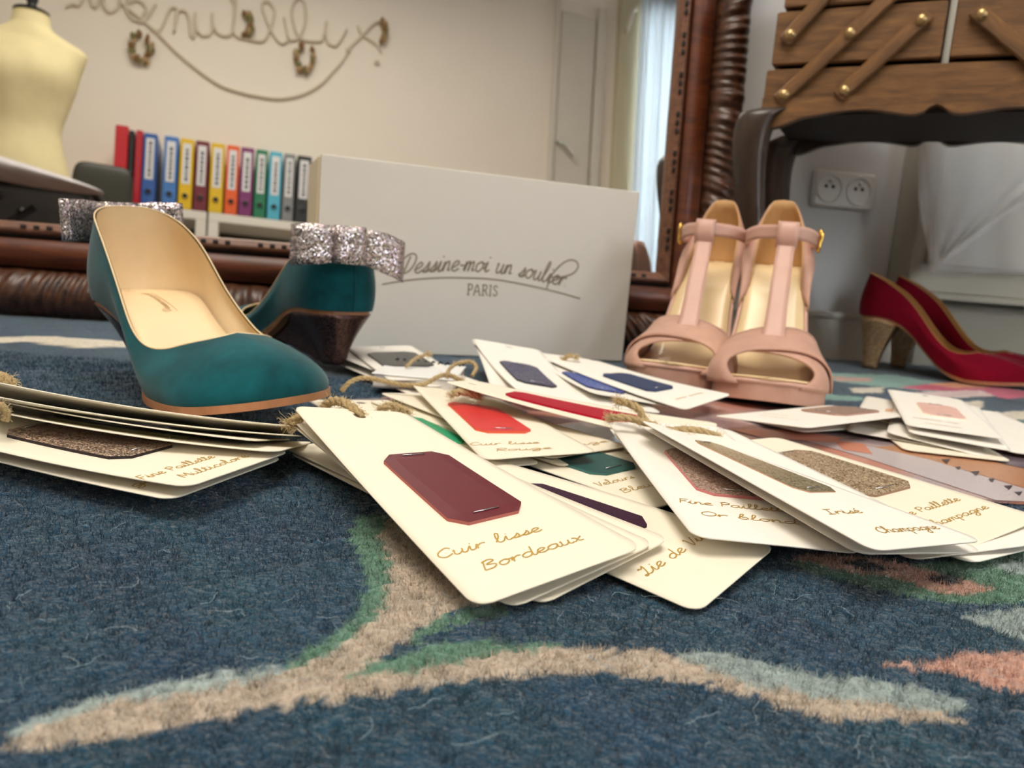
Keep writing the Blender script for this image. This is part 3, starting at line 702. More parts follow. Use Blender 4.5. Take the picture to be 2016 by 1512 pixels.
# ---------------------------------------------------------------- pale cabinet and tulle veil at the far right
m_cab = mat('pale cabinet paint', (164, 158, 144), .55, var=.03, vscale=8)
c = on_wall(1786, 572, .055)
cb = bpy.data.objects.new('low_cabinet', None); COL.objects.link(cb); cb.matrix_world = frame_matrix((c[0], c[1], FLZ), ME, Z)   # x right, y up, z into the room
tag(cb, 'pale grey low cabinet against the wall behind the red pumps', 'cabinet')
cz = c[2]-FLZ
MB().box((0, cz, -.05), (.75, cz+.62, .0), .002).build('body', m_cab, cb)
MB().box((-.004, cz-.010, -.05), (.754, cz, .006), .002).build('base_ledge', m_cab, cb)
MB().box((.05, 0.004, -.05), (.71, cz-.012, -.03)).build('plinth', mat('plinth paint', (150, 144, 130), .7), cb)
MB().box((.02, cz+.04, 0), (.73, cz+.60, .006), .002).build('door', m_cab, cb)
_t = NT('tulle'); d_ = _t.n('ShaderNodeBsdfDiffuse'); tp = _t.n('ShaderNodeBsdfTransparent'); mx_ = _t.n('ShaderNodeMixShader'); d_.inputs[0].default_value = (.86, .85, .83, 1); mx_.inputs[0].default_value = .26
_t.l(tp.outputs[0], mx_.inputs[1]); _t.l(d_.outputs[0], mx_.inputs[2]); _t.l(mx_.outputs[0], _t.out.inputs[0])
m_satin = mat('satin ribbon', (244, 246, 248), .3, sheen=.3)
ve0 = on_wall(1840, 400, .075)
ve = empty('tulle_veil', tuple(ve0), 0, 'sheer white tulle veil with satin ribbon edges hanging over the pale cabinet', 'veil')
def vp(px, py, off): return on_wall(px, py, off)-ve0
def panel(nm, left, right, off, fold, n=26, m=18, mt=None):
    G = []
    for i in range(m):
        f = i/(m-1); a = np.array([np.interp(f*(len(left)-1), range(len(left)), [q[k] for q in left]) for k in (0, 1)]); b = np.array([np.interp(f*(len(right)-1), range(len(right)), [q[k] for q in right]) for k in (0, 1)])
        G.append([vp(*(a+(b-a)*j/(n-1)), off+fold*math.sin(j*.9+f*1.7)*(.3+.7*f)) for j in range(n)])
    return solid(MB().grid(G).build(nm, mt or _t.m, ve, True), .0006)
panel('sheer_panel', [(1812, 240), (1812, 380), (1836, 534)], [(2120, 240), (2120, 400), (2120, 545)], .075, .004)
panel('sheer_panel', [(1814, 240), (1830, 420), (1838, 530)], [(2120, 240), (2120, 300), (1880, 492)], .083, .004)
panel('satin_ribbon', [(1806, 240), (1806, 330), (1808, 400), (1824, 480), (1832, 540)], [(1824, 240), (1824, 330), (1826, 400), (1842, 480), (1856, 522)], .088, .001, 5)
panel('satin_ribbon', [(1834, 538), (1872, 492), (1960, 428), (2110, 330)], [(1850, 520), (1884, 500), (1966, 436), (2116, 338)], .090, .001, 5)

# ---------------------------------------------------------------- stroke alphabet for the handwriting
GL = {
'a': (1.15, [[(.9, .85), (.5, 1), (.12, .7), (.1, .3), (.4, 0), (.75, .25), (.9, .85), (.88, .2), (1.05, 0), (1.2, .2)]]),
'b': (1.0, [[(0, .3), (.35, 1.4), (.45, 2.1), (.25, 2.1), (.15, 1.2), (.15, .2), (.5, 0), (.8, .4), (.6, .9), (.3, .75)]]),
'c': (.9, [[(.8, .8), (.5, 1), (.1, .6), (.2, .1), (.55, 0), (.95, .25)]]),
'd': (1.2, [[(.85, .85), (.5, 1), (.1, .6), (.2, .1), (.55, .05), (.85, .5), (.95, 2.1), (.9, .3), (1.05, 0), (1.25, .2)]]),
'e': (.92, [[(0, .3), (.5, .5), (.75, .8), (.5, 1.02), (.15, .7), (.2, .15), (.55, 0), (.95, .25)]]),
'g': (1.15, [[(.85, .85), (.5, 1), (.1, .6), (.2, .15), (.55, .1), (.85, .5), (.9, .9), (.85, -.6), (.5, -1), (.2, -.7), (.9, .1), (1.2, .3)]]),
'h': (1.0, [[(0, .2), (.35, 1.4), (.4, 2.1), (.2, 2.0), (.15, 1), (.12, 0), (.2, .6), (.55, 1), (.75, .7), (.75, .1), (1.0, .15)]]),
'i': (.65, [[(0, .2), (.25, 1), (.25, .15), (.45, 0), (.7, .25)], [(.30, 1.42), (.34, 1.55)]]),
'l': (.65, [[(0, .2), (.35, 1.3), (.4, 2.1), (.2, 2.1), (.12, 1), (.2, .1), (.45, 0), (.7, .25)]]),
'm': (1.3, [[(0, .1), (.1, 1), (.12, 0), (.2, .7), (.45, 1), (.55, .6), (.55, 0), (.62, .7), (.88, 1), (1, .6), (1, .1), (1.3, .15)]]),
'n': (.95, [[(0, .1), (.1, 1), (.12, 0), (.2, .7), (.5, 1), (.65, .6), (.65, .1), (.95, .15)]]),
'o': (1.0, [[(.5, 1), (.1, .7), (.15, .15), (.5, 0), (.8, .4), (.75, .85), (.5, 1), (.75, .8), (1.05, .85)]]),
'p': (.95, [[(.1, 1), (.1, -1), (.12, .6), (.5, 1), (.8, .7), (.6, .1), (.25, .1)]]),
'r': (.8, [[(0, .3), (.15, 1), (.15, 0), (.2, .6), (.5, .95), (.8, .85)]]),
's': (.8, [[(0, .1), (.4, .6), (.55, 1), (.62, .4), (.35, 0), (.1, .15), (.5, .02), (.85, .25)]]),
't': (.68, [[(0, .2), (.3, 1.2), (.35, 1.8), (.25, .2), (.45, 0), (.75, .25)], [(0, 1.25), (.65, 1.3)]]),
'u': (1.05, [[(0, .8), (.1, 1), (.1, .2), (.35, 0), (.65, .4), (.7, 1), (.7, .15), (.9, 0), (1.1, .2)]]),
'v': (.85, [[(0, 1), (.3, 0), (.65, 1), (.9, .9)]]),
'x': (.9, [[(0, 1), (.3, .8), (.5, .1), (.85, .05)], [(.8, 1), (.1, 0)]]),
'é': (.92, [[(0, .3), (.5, .5), (.75, .8), (.5, 1.02), (.15, .7), (.2, .15), (.55, 0), (.95, .25)], [(.4, 1.35), (.7, 1.75)]]),
'B': (1.2, [[(.2, 1.9), (.1, 0)], [(.05, 1.6), (.6, 1.9), (.95, 1.5), (.35, 1.05), (1.0, .7), (.8, .1), (.1, 0)]]),
'C': (1.2, [[(1.1, 1.5), (.75, 1.9), (.2, 1.3), (.15, .5), (.6, 0), (1.15, .4)]]),
'F': (.95, [[(.2, 1.9), (.15, 0)], [(.1, 1.85), (1.0, 1.95)], [(.2, 1.0), (.8, 1.05)]]),
'I': (1.0, [[(.4, 1.8), (.35, .1)], [(0, 1.85), (.9, 1.85)], [(0, .05), (.8, .05)]]),
'L': (1.05, [[(.02, 1.5), (.12, 1.75), (.32, 1.5), (.5, 1.75), (.62, 1.95), (.62, 1.5), (.5, .7), (.3, .05), (.05, .0), (.05, .25), (.35, .18), (.7, .02), (1.05, .25)]]),
'M': (1.35, [[(.05, 0), (.15, 1.9), (.6, .6), (1.0, 1.9), (1.1, .1), (1.3, .1)]]),
'O': (1.3, [[(.6, 1.9), (.1, 1.3), (.15, .4), (.65, 0), (1.15, .6), (1.05, 1.5), (.6, 1.9)]]),
'P': (1.05, [[(.2, 1.9), (.15, 0)], [(.05, 1.6), (.6, 1.95), (1, 1.5), (.7, 1.0), (.2, .95)]]),
'R': (1.1, [[(.2, 1.9), (.15, 0)], [(.05, 1.6), (.6, 1.95), (1, 1.5), (.7, 1.0), (.2, .95), (1.0, .05)]]),
'V': (1.0, [[(0, 1.7), (.15, 1.85), (.4, 0), (.95, 1.9)]]),
'D': (1.5, [[(.55, 1.75), (.38, .05)], [(-.12, .75), (-.28, 1.2), (.05, 1.75), (.6, 2.0), (1.15, 1.75), (1.3, 1.1), (1.0, .35), (.38, .03)]]),
'~': (1.0, [[(0, .3), (.2, .9), (.35, .1), (.6, .8), (.75, .2), (1, .5)]]),
'-': (.6, [[(.05, .55), (.5, .58)]]), '.': (.4, [[(.1, .03), (.14, .06)]]), ' ': (.8, []),
}
def strokes(txt, slant=.12):
    out = []; x = 0.
    for ch in txt:
        ad, st = GL[ch]
        for p in st: out.append(np.array([(x+a+slant*b, b) for a, b in p]))
        x += ad
    return out, x
def ink(name, paths, m, parent, wd, normal, fn):
    """ribbons of ink laid on a surface; fn maps stroke coordinates to space"""
    V, Fc = [], []
    for p in paths:
        q = spl(p, max(6, len(p)*5)) if len(p) > 2 else spl(p, 4)
        P = np.array([fn(*c) for c in q]); T = np.gradient(P, axis=0); T /= np.linalg.norm(T, axis=1)[:, None]+1e-12
        Nn = np.array([normal(*c) for c in q]) if callable(normal) else np.tile(normal, (len(P), 1))
        S = np.cross(T, Nn)*wd/2; k = len(V)
        for a, b in zip(P-S, P+S): V += [a, b]
        Fc += [(k+2*i, k+2*i+1, k+2*i+3, k+2*i+2) for i in range(len(P)-1)]
    return mesh(name, V, Fc, m, parent, False)

# ---------------------------------------------------------------- shoes
m_teal = mat('teal suede', (10, 74, 80), .95, var=.34, vscale=46., sheen=.22, bump=.12, bscale=2600., spec=.2)
m_liner = mat('cream leather lining', (226, 200, 158), .5, var=.05, vscale=30, bump=.05, bscale=900)
m_insole = mat('cream insole leather', (236, 210, 168), .38, var=.04, vscale=25)
m_tan = mat('tan sole leather', (170, 116, 78), .5, var=.15, vscale=60)
m_bow = glitter('multicolour glitter fabric', (104, 88, 86), (245, 236, 232), 1500., .22, .75, .7, .25)
m_wedge = glitter('dark multicolour glitter', (46, 32, 32), (124, 94, 86), 1900., .34, .4, .75, .12)
m_print = mat('gold print', (196, 166, 120), .5)
def sew(G1, G2):
    """join the two halves of an upper into one ring grid"""
    return np.concatenate([G1, G2[::-1][1:-1]], 0)
def bed_mesh(L, name, m, parent, dz=.0, inset=.0012, x0=None, x1=None, n=60):
    A, B = L.outline(1, n), L.outline(-1, n); G = []
    for a, b in zip(A, B):
        x = (a[0]+b[0])/2
        if x0 is not None and x < x0: continue
        if x1 is not None and x > x1: continue
        ya, yb = max(a[1]-inset, .0003), min(b[1]+inset, -.0003)
        x = min(max(x, inset), L.Lx*1.02-inset)
        G.append([(x, yb+(ya-yb)*j/6, float(L.zb(x))+dz+.0012*((j-3)/3)**2) for j in range(7)])
    o = MB().grid(G).build(name, m, parent, True); solid(o, .0016, -1); return o
def sole_mesh(L, name, m, parent, th, shank, ext=.0012, n=70):
    R = np.concatenate([L.outline(1, n), L.outline(-1, n)[::-1][1:-1]], 0); c = np.array([L.Lx*.45, 0])
    e2 = (-.0035+(ext+.0035)*sstep(L.xb*.70, L.xb*.98, np.clip(R[:, 0], 0, L.Lx)))[:, None]
    R = R+(R-c)/np.linalg.norm(R-c, axis=1)[:, None]*e2
    x = np.clip(R[:, 0], 0, L.Lx); zt = L.zb(x)
    t = shank+(th-shank)*sstep(L.xb*.72, L.xb*.98, x)
    zb_ = np.maximum(zt-t, 0.0)
    N = len(R); V = [(R[i, 0], R[i, 1], zt[i]) for i in range(N)]+[(R[i, 0], R[i, 1], zb_[i]) for i in range(N)]
    Fc = [(i, (i+1) % N, N+(i+1) % N, N+i) for i in range(N)]
    # bottom and top as strips between the two sides
    h_ = n-1
    for k in range(N//2):
        a, b = k, k+1; c2, d = (N-k) % N, (N-k-1) % N
        if a == c2: Fc += [(a, b, d), (N+a, N+d, N+b)]
        elif b == d: Fc += [(a, b, c2), (N+a, N+c2, N+b)]
        else: Fc += [(a, b, d, c2), (N+a, N+c2, N+d, N+b)]
    return flipfix(mesh(name, V, Fc, m, parent, False))
def heel_mesh(L, name, m, parent, x1, gx0, gx1, gw, power=1.0, n=13, inset=.001, flare=0.):
    A, B = L.outline(1, 90), L.outline(-1, 90)
    A = A[A[:, 0] <= x1]; B = B[B[:, 0] <= x1]
    ring = np.concatenate([A[::-1], B[1:]], 0); ring[:, 1] *= .97-.34*sstep(.035, .085, ring[:, 0]); ring[:, 0] += .0012; M = len(ring); G = []
    for i in range(n):
        f = i/(n-1); row = []
        for k in range(M):
            x, y = ring[k]; zt = float(L.zb(x))-.003
            fx = x/x1; bx_ = gx0+(gx1-gx0)*fx; by_ = y/(.0285*L.Lx/.215)*gw
            q = f**power; s_ = 1-(1-f)**power if power > 1 else f
            wq = 1-(1-f)**1.55
            px_, py_ = x+(bx_-x)*wq, y*(1-inset*0)+(by_-y)*wq
            row.append((px_, py_, zt+(0-zt)*f))
        G.append(row)
    mb = MB().grid(G, False, True); mb.f += [tuple(range(M)), tuple(range((n-1)*M, n*M))]
    return flipfix(mb.build(name, m, parent, True))
def bow(parent, z, x, m, droop=(.0, .0), half=.050, hgt=.027, tilt=0., sweep=(.012, .012), rz=0., yo=0.):
    b = empty('bow', (x, yo, z)); b.parent = parent; b.rotation_euler = (0, tilt, rz)
    for sd in (-1, 1):
        sw = sweep[0] if sd < 0 else sweep[1]; dp = droop[0] if sd < 0 else droop[1]
        path = spl([(-.002, 0), (-.0075, .018*sd), (-.0085, .036*sd), (-.0065, (half-.003)*sd), (-.001, half*sd), (.0035, (half-.003)*sd), (.0045, .034*sd), (.002, .016*sd), (.0, 0)], 44)
        G = []
        for p in path:
            y = p[1]; g = abs(y)/half; hh = hgt*(.78+.22*min(1, g*1.6))
            G.append([(p[0]+sw*g*g, y, -hh/2+hh*j/5-dp*g*g) for j in range(6)])
        solid(MB().grid(G).build('loop', m, b, True), .0012)
    ring = spl([(-.011, -.0105), (-.0118, 0), (-.011, .0105), (.006, .0105), (.007, 0), (.006, -.0105)], 30, True)
    G = [[(p[0], p[1], -hgt*.46+hgt*.92*j/4) for j in range(5)] for p in ring]
    solid(MB().grid(G, True).build('knot', m, b, True), .0014)
    return b
def pump(name, L, label, group, mU, mL, mH, heel, topk, loc, rz, s=1., ry=0., rx=0., bowkw=None, scallop=False):
    e = empty(name, loc, rz, label, 'shoe', group, s, rx, ry)
    R = sew(pump_grid(L, 1, 60, 14, **topk), pump_grid(L, -1, 60, 14, **topk))
    up_ = flipfix(MB().grid(R, True).build('upper', mU, e, True))
    RI = sew(pump_grid(L, 1, 60, 14, inset=.0013, **topk), pump_grid(L, -1, 60, 14, inset=.0013, **topk))
    RI[:, -1, 2] -= .0004
    lm_ = MB().grid(RI, True); lm_.f = [f_ for f_ in lm_.f if min(lm_.v[i][0] for i in f_) < L.xb*1.12]
    li = flipfix(lm_.build('lining', mL, e, True))
    rim = R[:, -1]
    MB().tube(np.vstack([rim, rim[:1]]), .00055, 6, False).build('topline_piping', mL, e, True)
    ins_ = bed_mesh(L, 'insole', m_insole, e, .0022, .003, x1=L.Lx*.84)
    if bowkw:
        st_, w_ = strokes('Dessine-moi un soulier', .2); k_ = .044/w_
        fn = lambda a, b: (.064-a*k_*.98, .004-b*k_*1.2, float(L.zb(.064-a*k_*.98))+.0026)
        ink('insole_print', st_, m_print, ins_, .0005, np.array([0, 0, 1.]), fn)
        ink('insole_print', [np.array([(0, -1.2), (w_*.5, -.6), (w_, -1.2)])], m_print, ins_, .0005, np.array([0, 0, 1.]), fn)
    sole_mesh(L, 'sole', m_tan, e, .0042, .0035)
    heel_mesh(L, 'heel', mH, e, **heel)
    # back seam
    MB().tube([R[0, j]+np.array([-.0003, 0, 0]) for j in range(14)], .0006, 5, False).build('back_seam', mU, e, True)
    if bowkw: bow(e, **bowkw)
    return e
LT = Last(.215, .0452, .0045, .66, 1.13, -.55)
TK = dict(back=.060, sidez=.0235, throat=.0335, xt=.156)
HW = dict(x1=.100, gx0=.016, gx1=.047, gw=.0085)
PAIR = 'pair of teal suede pumps with glitter bows'
SH1 = dict(loc=(-.2698, .5367, .0171), rz=-.753, s=.9965, rx=.07, ry=.0074)
SH2 = dict(loc=(-.1335, .6235, .0088), rz=math.radians(133), s=1.02)
s1 = pump('wedge_pump', LT, 'teal suede wedge pump nearest the camera, toe pointing right on the swatch cards', PAIR, m_teal, m_liner, m_wedge, HW, TK, SH1['loc'], SH1['rz'], SH1['s'], SH1['ry'], SH1['rx'], bowkw=dict(z=LT.Hh+.050, x=-.006, m=m_bow, half=.039))
s2 = pump('wedge_pump', LT, 'teal suede wedge pump turned to show its glittering heel and silver bow', PAIR, m_teal, m_liner, m_wedge, HW, TK, SH2['loc'], SH2['rz'], SH2['s'], bowkw=dict(z=LT.Hh+.052, x=-.008, m=m_bow, droop=(.010, .003), half=.043, hgt=.031, sweep=(.004, .004), rz=-.45, yo=.011))
LR = Last(.222, .072, .004, .64, .92, .8)
m_red = mat('crimson suede', (128, 6, 34), .95, var=.10, vscale=60, sheen=.15, spec=.15)
m_gold = glitter('gold glitter', (140, 104, 68), (232, 200, 156), 1700., .35, .6, .4, .04)
m_liner2 = mat('tan leather lining', (186, 138, 80), .55)
TKR = dict(back=.058, sidez=.030, throat=.034, xt=.150)
HR = dict(x1=.052, gx0=.012, gx1=.032, gw=.0095)
RP = 'pair of red pumps with gold glitter heels'
pump('heeled_pump', LR, 'crimson suede pump with gold glitter heel, the nearer of its pair', RP, m_red, m_liner2, m_gold, HR, TKR, (.4662, 1.056, .002), math.radians(-35), .98)
pump('heeled_pump', LR, 'crimson suede pump with gold glitter heel, mostly hidden behind its twin', RP, m_red, m_liner2, m_gold, HR, TKR, (.526, 1.100, .002), math.radians(-35), .98)
# ---------------------------------------------------------------- nude T-strap sandals
m_nude = mat('nude pink leather', (190, 147, 128), .6, var=.12, vscale=30, sheen=.1, bump=.05, bscale=1500)
m_nsat = mat('nude satin strap', (198, 156, 140), .42, var=.06, vscale=50)
m_in = mat('golden tan insole', (230, 202, 156), .3, var=.05, vscale=25, coat=.2)
m_lint = mat('tan lining', (196, 152, 100), .55, var=.06, vscale=30)
m_gldm = mat('polished gold', (232, 190, 96), .15, metal=1.)
m_dheel = mat('dark brown patent', (52, 30, 24), .2, coat=.5)
LS = Last(.200, .105, .015, .66, 1.08, -.9)
def dome_h(x): return np.interp(x, [.10, .12, .14, .16, .18, .195, .205], [.044, .038, .032, .026, .018, .012, .008])
_oa, _ob = LS.outline(1, 200), LS.outline(-1, 200)
def dome(x, ph, off=0.):
    wa = np.interp(x, _oa[:, 0], _oa[:, 1])+.0015+off; wb_ = np.interp(x, _ob[:, 0], -_ob[:, 1])+.0015+off
    cw = math.cos(ph); y = (wa if cw > 0 else wb_)*math.copysign(abs(cw)**.85, cw)
    return (x, y, float(LS.zb(x))-.004+(float(dome_h(x))+.004+off)*math.sin(ph)**.72)
def ribbon(name, C, Wv, m, parent, th=.0016, n=5):
    """strap: centre line C, half width vectors Wv"""
    G = [[c_+w_*(2*j/(n-1)-1) for j in range(n)] for c_, w_ in zip(np.array(C), np.array(Wv))]
    return solid(MB().grid(G).build(name, m, parent, True), th)
def sandal(loc, rz, outer, label, s=1.):
    e = empty('heeled_sandal', loc, rz, label, 'shoe', 'pair of nude t-strap sandals', s)
    sole_mesh(LS, 'platform', m_nude, e, .0148, .005, .0005)
    bed_mesh(LS, 'insole', m_in, e, .0018, .002)
    R = np.concatenate([LS.outline(1, 90), LS.outline(-1, 90)[::-1][1:]], 0); z_ = LS.zb(np.clip(R[:, 0], 0, LS.Lx))
    MB().tube(np.column_stack([R*1.0, z_-.001]), .0018, 6, False).build('welt_piping', m_nsat, e, True)
    heel_mesh(LS, 'heel', m_dheel, e, x1=.045, gx0=.012, gx1=.030, gw=.008)
    for nm, sd, off in (('vamp_band', -outer, .0030), ('vamp_band', outer, .0)):
        G = []
        for k in range(41):
            ph = math.pi*k/40; f = (k/40) if sd > 0 else 1-k/40      # f=0 where the band starts at the front of the toe
            xf = .194-.036*f-.006*math.sin(ph); xr = .138-.030*f+.002*math.sin(ph)
            if sd == outer: xr = .146-.034*f
            G.append([dome(xf+(xr-xf)*j/8, ph, off) for j in range(9)])
        solid(MB().grid(G).build(nm, m_nude, e, True), .0018)
    # heel counter
    def counter(nm, m, ins):
        G = []
        A, B = LS.outline(1, 80), LS.outline(-1, 80); A = A[A[:, 0] < .075]; B = B[B[:, 0] < .075]
        ring = arclen(np.concatenate([A[::-1], B[1:]], 0), 61)
        for k in range(61):
            u = k/30-1; x, y = ring[k]; n2 = np.array([x-.035, y]); n2 /= np.linalg.norm(n2)
            hgt = np.interp(abs(u), [0, .13, .20, .42, .70, 1.0], [.064, .063, .058, .036, .022, .012])
            row = []
            for j in range(9):
                f = j/8; lean = -.0105*f*f*(1-.3*abs(u))+.004*math.sin(math.pi*f)
                row.append((x+n2[0]*(lean-ins), y+n2[1]*(lean-ins), float(LS.zb(x))-.002+hgt*f))
            G.append(row)
        solid(MB().grid(G).build(nm, m, e, True), .0010); return G
    Gc = counter('heel_counter', m_nude, 0.); counter('counter_lining', m_lint, .0016)
    # t strap
    tz = .133
    C = spl([(.158, 0, dome(.158, math.pi/2)[2]+.001), (.140, 0, dome(.140, math.pi/2)[2]+.003), (.118, .001*outer, .086), (.100, .002*outer, .108), (.087, .003*outer, .126), (.082, .003*outer, tz+.006)], 26)
    Wv = [np.array([0, np.interp(i, [0, 8, 25], [.0105, .0075, .0070]), 0]) for i in range(26)]
    ribbon('t_strap', C, Wv, m_nsat, e)
    C2 = spl([(.088, .003*outer, tz-.012), (.092, .003*outer, tz-.004), (.090, .003*outer, tz+.007), (.084, .003*outer, tz+.008), (.081, .003*outer, tz-.002)], 14)
    ribbon('strap_loop', C2, [np.array([0, .0085, 0])]*14, m_nsat, e)
    P = spl([(.020, .0205, tz-.002), (.034, .0275, tz-.004), (.055, .0290, tz-.003), (.075, .0205, tz), (.0865, .0035, tz+.001), (.084, -.004, tz+.001), (.075, -.0205, tz), (.055, -.0290, tz-.003), (.034, -.0275, tz-.004), (.020, -.0205, tz-.002)], 60)
    ribbon('ankle_strap', P, [np.array([0, 0, .0058])]*60, m_nsat, e)
    bk_ = empty('buckle', (.050, -.0315*outer*-1, tz-.003)); bk_.parent = e
    sq = [(-.006, 0, -.0085), (.006, 0, -.0085), (.0065, 0, 0), (.006, 0, .0085), (-.006, 0, .0085), (-.0065, 0, 0), (-.006, 0, -.0085)]
    MB().tube(spl(sq, 40), .0013, 8).build('buckle_frame', m_gldm, bk_, True)
    MB().tube([(0, .001*outer, -.0085), (0, .0025*outer, .008)], .0009, 6).build('buckle_prong', m_gldm, bk_, True)
    tip = spl([(.046, .031*outer, tz-.003), (.034, .0335*outer, tz-.004), (.022, .032*outer, tz-.003)], 14)
    ribbon('strap_tip', tip, [np.array([0, 0, .0062])]*14, m_nsat, e, .002)
    return e
sandal((.2684, .8263, .003), -1.846, 1, 'nude pink t-strap sandal on the right of the pair, buckle on its outer side', 1.12)
sandal((.2205, .8713, .003), -1.961, -1, 'nude pink t-strap sandal on the left of the pair, next to the white box', 1.12)

# ---------------------------------------------------------------- white presentation box
m_box = mat('box card', (206, 200, 190), .6, var=.015, vscale=8, bump=.03, bscale=1500)
m_boxe = mat('box side card', (214, 198, 166), .65)
m_logo = mat('warm grey print', (132, 120, 102), .6)
bl, br = dep(628, 300, .745), dep(1262, 380, .868); BH = (bl[2]+br[2])/2
bxd = np.array([br[0]-bl[0], br[1]-bl[1], 0]); BWD = np.linalg.norm(bxd); bxd /= BWD; byd = np.array([-bxd[1], bxd[0], 0])
bo = empty('presentation_box', (bl[0], bl[1], 0), math.atan2(bxd[1], bxd[0]), 'off-white rectangular box standing on its side with grey script printed on the front', 'box')
BD = .105
MB().box((.002, .0, .001), (BWD-.002, .006, BH), .0008).build('lid_panel', m_box, bo)
MB().box((0, .006, .001), (.003, BD, BH-.002), .0006).build('side_panel', m_boxe, bo)
MB().box((BWD-.003, .006, .001), (BWD, BD, BH-.002), .0006).build('side_panel', m_boxe, bo)
MB().box((.003, .006, BH-.005), (BWD-.003, BD, BH-.002), .0006).build('top_panel', m_box, bo)
MB().box((.003, .006, .001), (BWD-.003, BD, .004), .0006).build('bottom_panel', m_box, bo)
MB().box((.003, BD-.003, .004), (BWD-.003, BD, BH-.005), .0006).build('back_panel', m_box, bo)
def onbox(px, py):
    d = ray(px, py); P = CAM+d*(((bl-CAM)@byd)/(d@byd)); q = P-np.array([bl[0], bl[1], 0]); return float(q@bxd), float(q[2])
st, wt_ = strokes('Dessine-moi un soulier.', .34); NB = np.array([0, -1., 0])
BASE = np.array([onbox(x, y) for x, y in ((786, 541), (844, 535), (900, 533), (960, 535), (1010, 541), (1060, 552), (1116, 565))]); k = (BASE[-1, 0]-BASE[0, 0])/wt_
def lfn(a, b): return (BASE[0, 0]+a*k, -.00025, float(np.interp(BASE[0, 0]+a*k, BASE[:, 0], BASE[:, 1]))+b*k*1.08)
ink('script_print', st, m_logo, bo, .0019, NB, lfn)
# the tall looped l of the last word and the swash under the line
def bpx(pts): return [np.array([onbox(x, y) for x, y in pts])]
bfn = lambda a, b: (a, -.00025, b)
ink('script_print', bpx([(1076, 568), (1084, 545), (1100, 525), (1118, 513), (1133, 514), (1138, 525), (1128, 538), (1108, 545), (1085, 546)]), m_logo, bo, .0019, NB, bfn)
ink('swash_print', bpx([(752, 560), (800, 552), (860, 547), (920, 547), (980, 551), (1050, 564), (1100, 576), (1142, 588)]), m_logo, bo, .0016, NB, bfn)
SER = {'P': [[(.15, 0), (.15, 1)], [(.0, 1), (.5, 1), (.62, .78), (.5, .52), (.15, .5)], [(0, 0), (.32, 0)]], 'A': [[(0, 0), (.38, 1), (.78, 0)], [(.15, .35), (.6, .35)], [(-.08, 0), (.14, 0)], [(.64, 0), (.88, 0)]],
       'R': [[(.15, 0), (.15, 1)], [(.0, 1), (.5, 1), (.62, .78), (.5, .54), (.15, .5), (.4, .48), (.75, 0)], [(0, 0), (.32, 0)]], 'I': [[(.15, 0), (.15, 1)], [(0, 0), (.3, 0)], [(0, 1), (.3, 1)]], 'S': [[(.55, .82), (.3, 1), (.05, .8), (.28, .55), (.55, .28), (.3, 0), (.02, .2)]]}
px0, pz0 = onbox(919, 580); px1, pz1 = onbox(979, 583); paths = []; x = 0.
for ch, ad in zip('PARIS', (.85, 1.0, .95, .5, .6)):
    paths += [np.array(p)+np.array([x, 0]) for p in SER[ch]]; x += ad
kk = (px1-px0)/x
ink('capital_print', paths, m_logo, bo, .0015, NB, lambda a, b: (px0+a*kk, -.00025, pz0+(pz1-pz0)*a/x+b*kk*1.25))
# ---------------------------------------------------------------- swatch cards
m_card = mat('cream card', (235, 226, 206), .75, var=.015, vscale=60, bump=.03, bscale=3000)
m_cardw = mat('white card', (236, 231, 222), .75, var=.015, vscale=60, bump=.03, bscale=3000)
m_gold_ink = NT('gold ink'); m_gold_ink.b.inputs['Base Color'].default_value = lin((186, 150, 66)); m_gold_ink.b.inputs['Metallic'].default_value = .2; m_gold_ink.b.inputs['Roughness'].default_value = .38; m_gold_ink = m_gold_ink.m
m_staple = mat('steel staple', (190, 190, 195), .25, metal=1.)
def leath(n, c, r=.42, e=None): return (mat(n, c, r, var=.06, vscale=120, bump=.05, bscale=2500, spec=.3), mat(n+' edge', e or tuple(min(255, int(v*1.25)+18) for v in c), .8))
def suede(n, c): m = mat(n, c, .95, var=.15, vscale=300, sheen=.12, bump=.25, bscale=4000, spec=.1); return (m, m)
def glit(n, d, l, sc, e=None, **k): return (glitter(n, d, l, sc, **k), mat(n+' edge', e or d, .8))
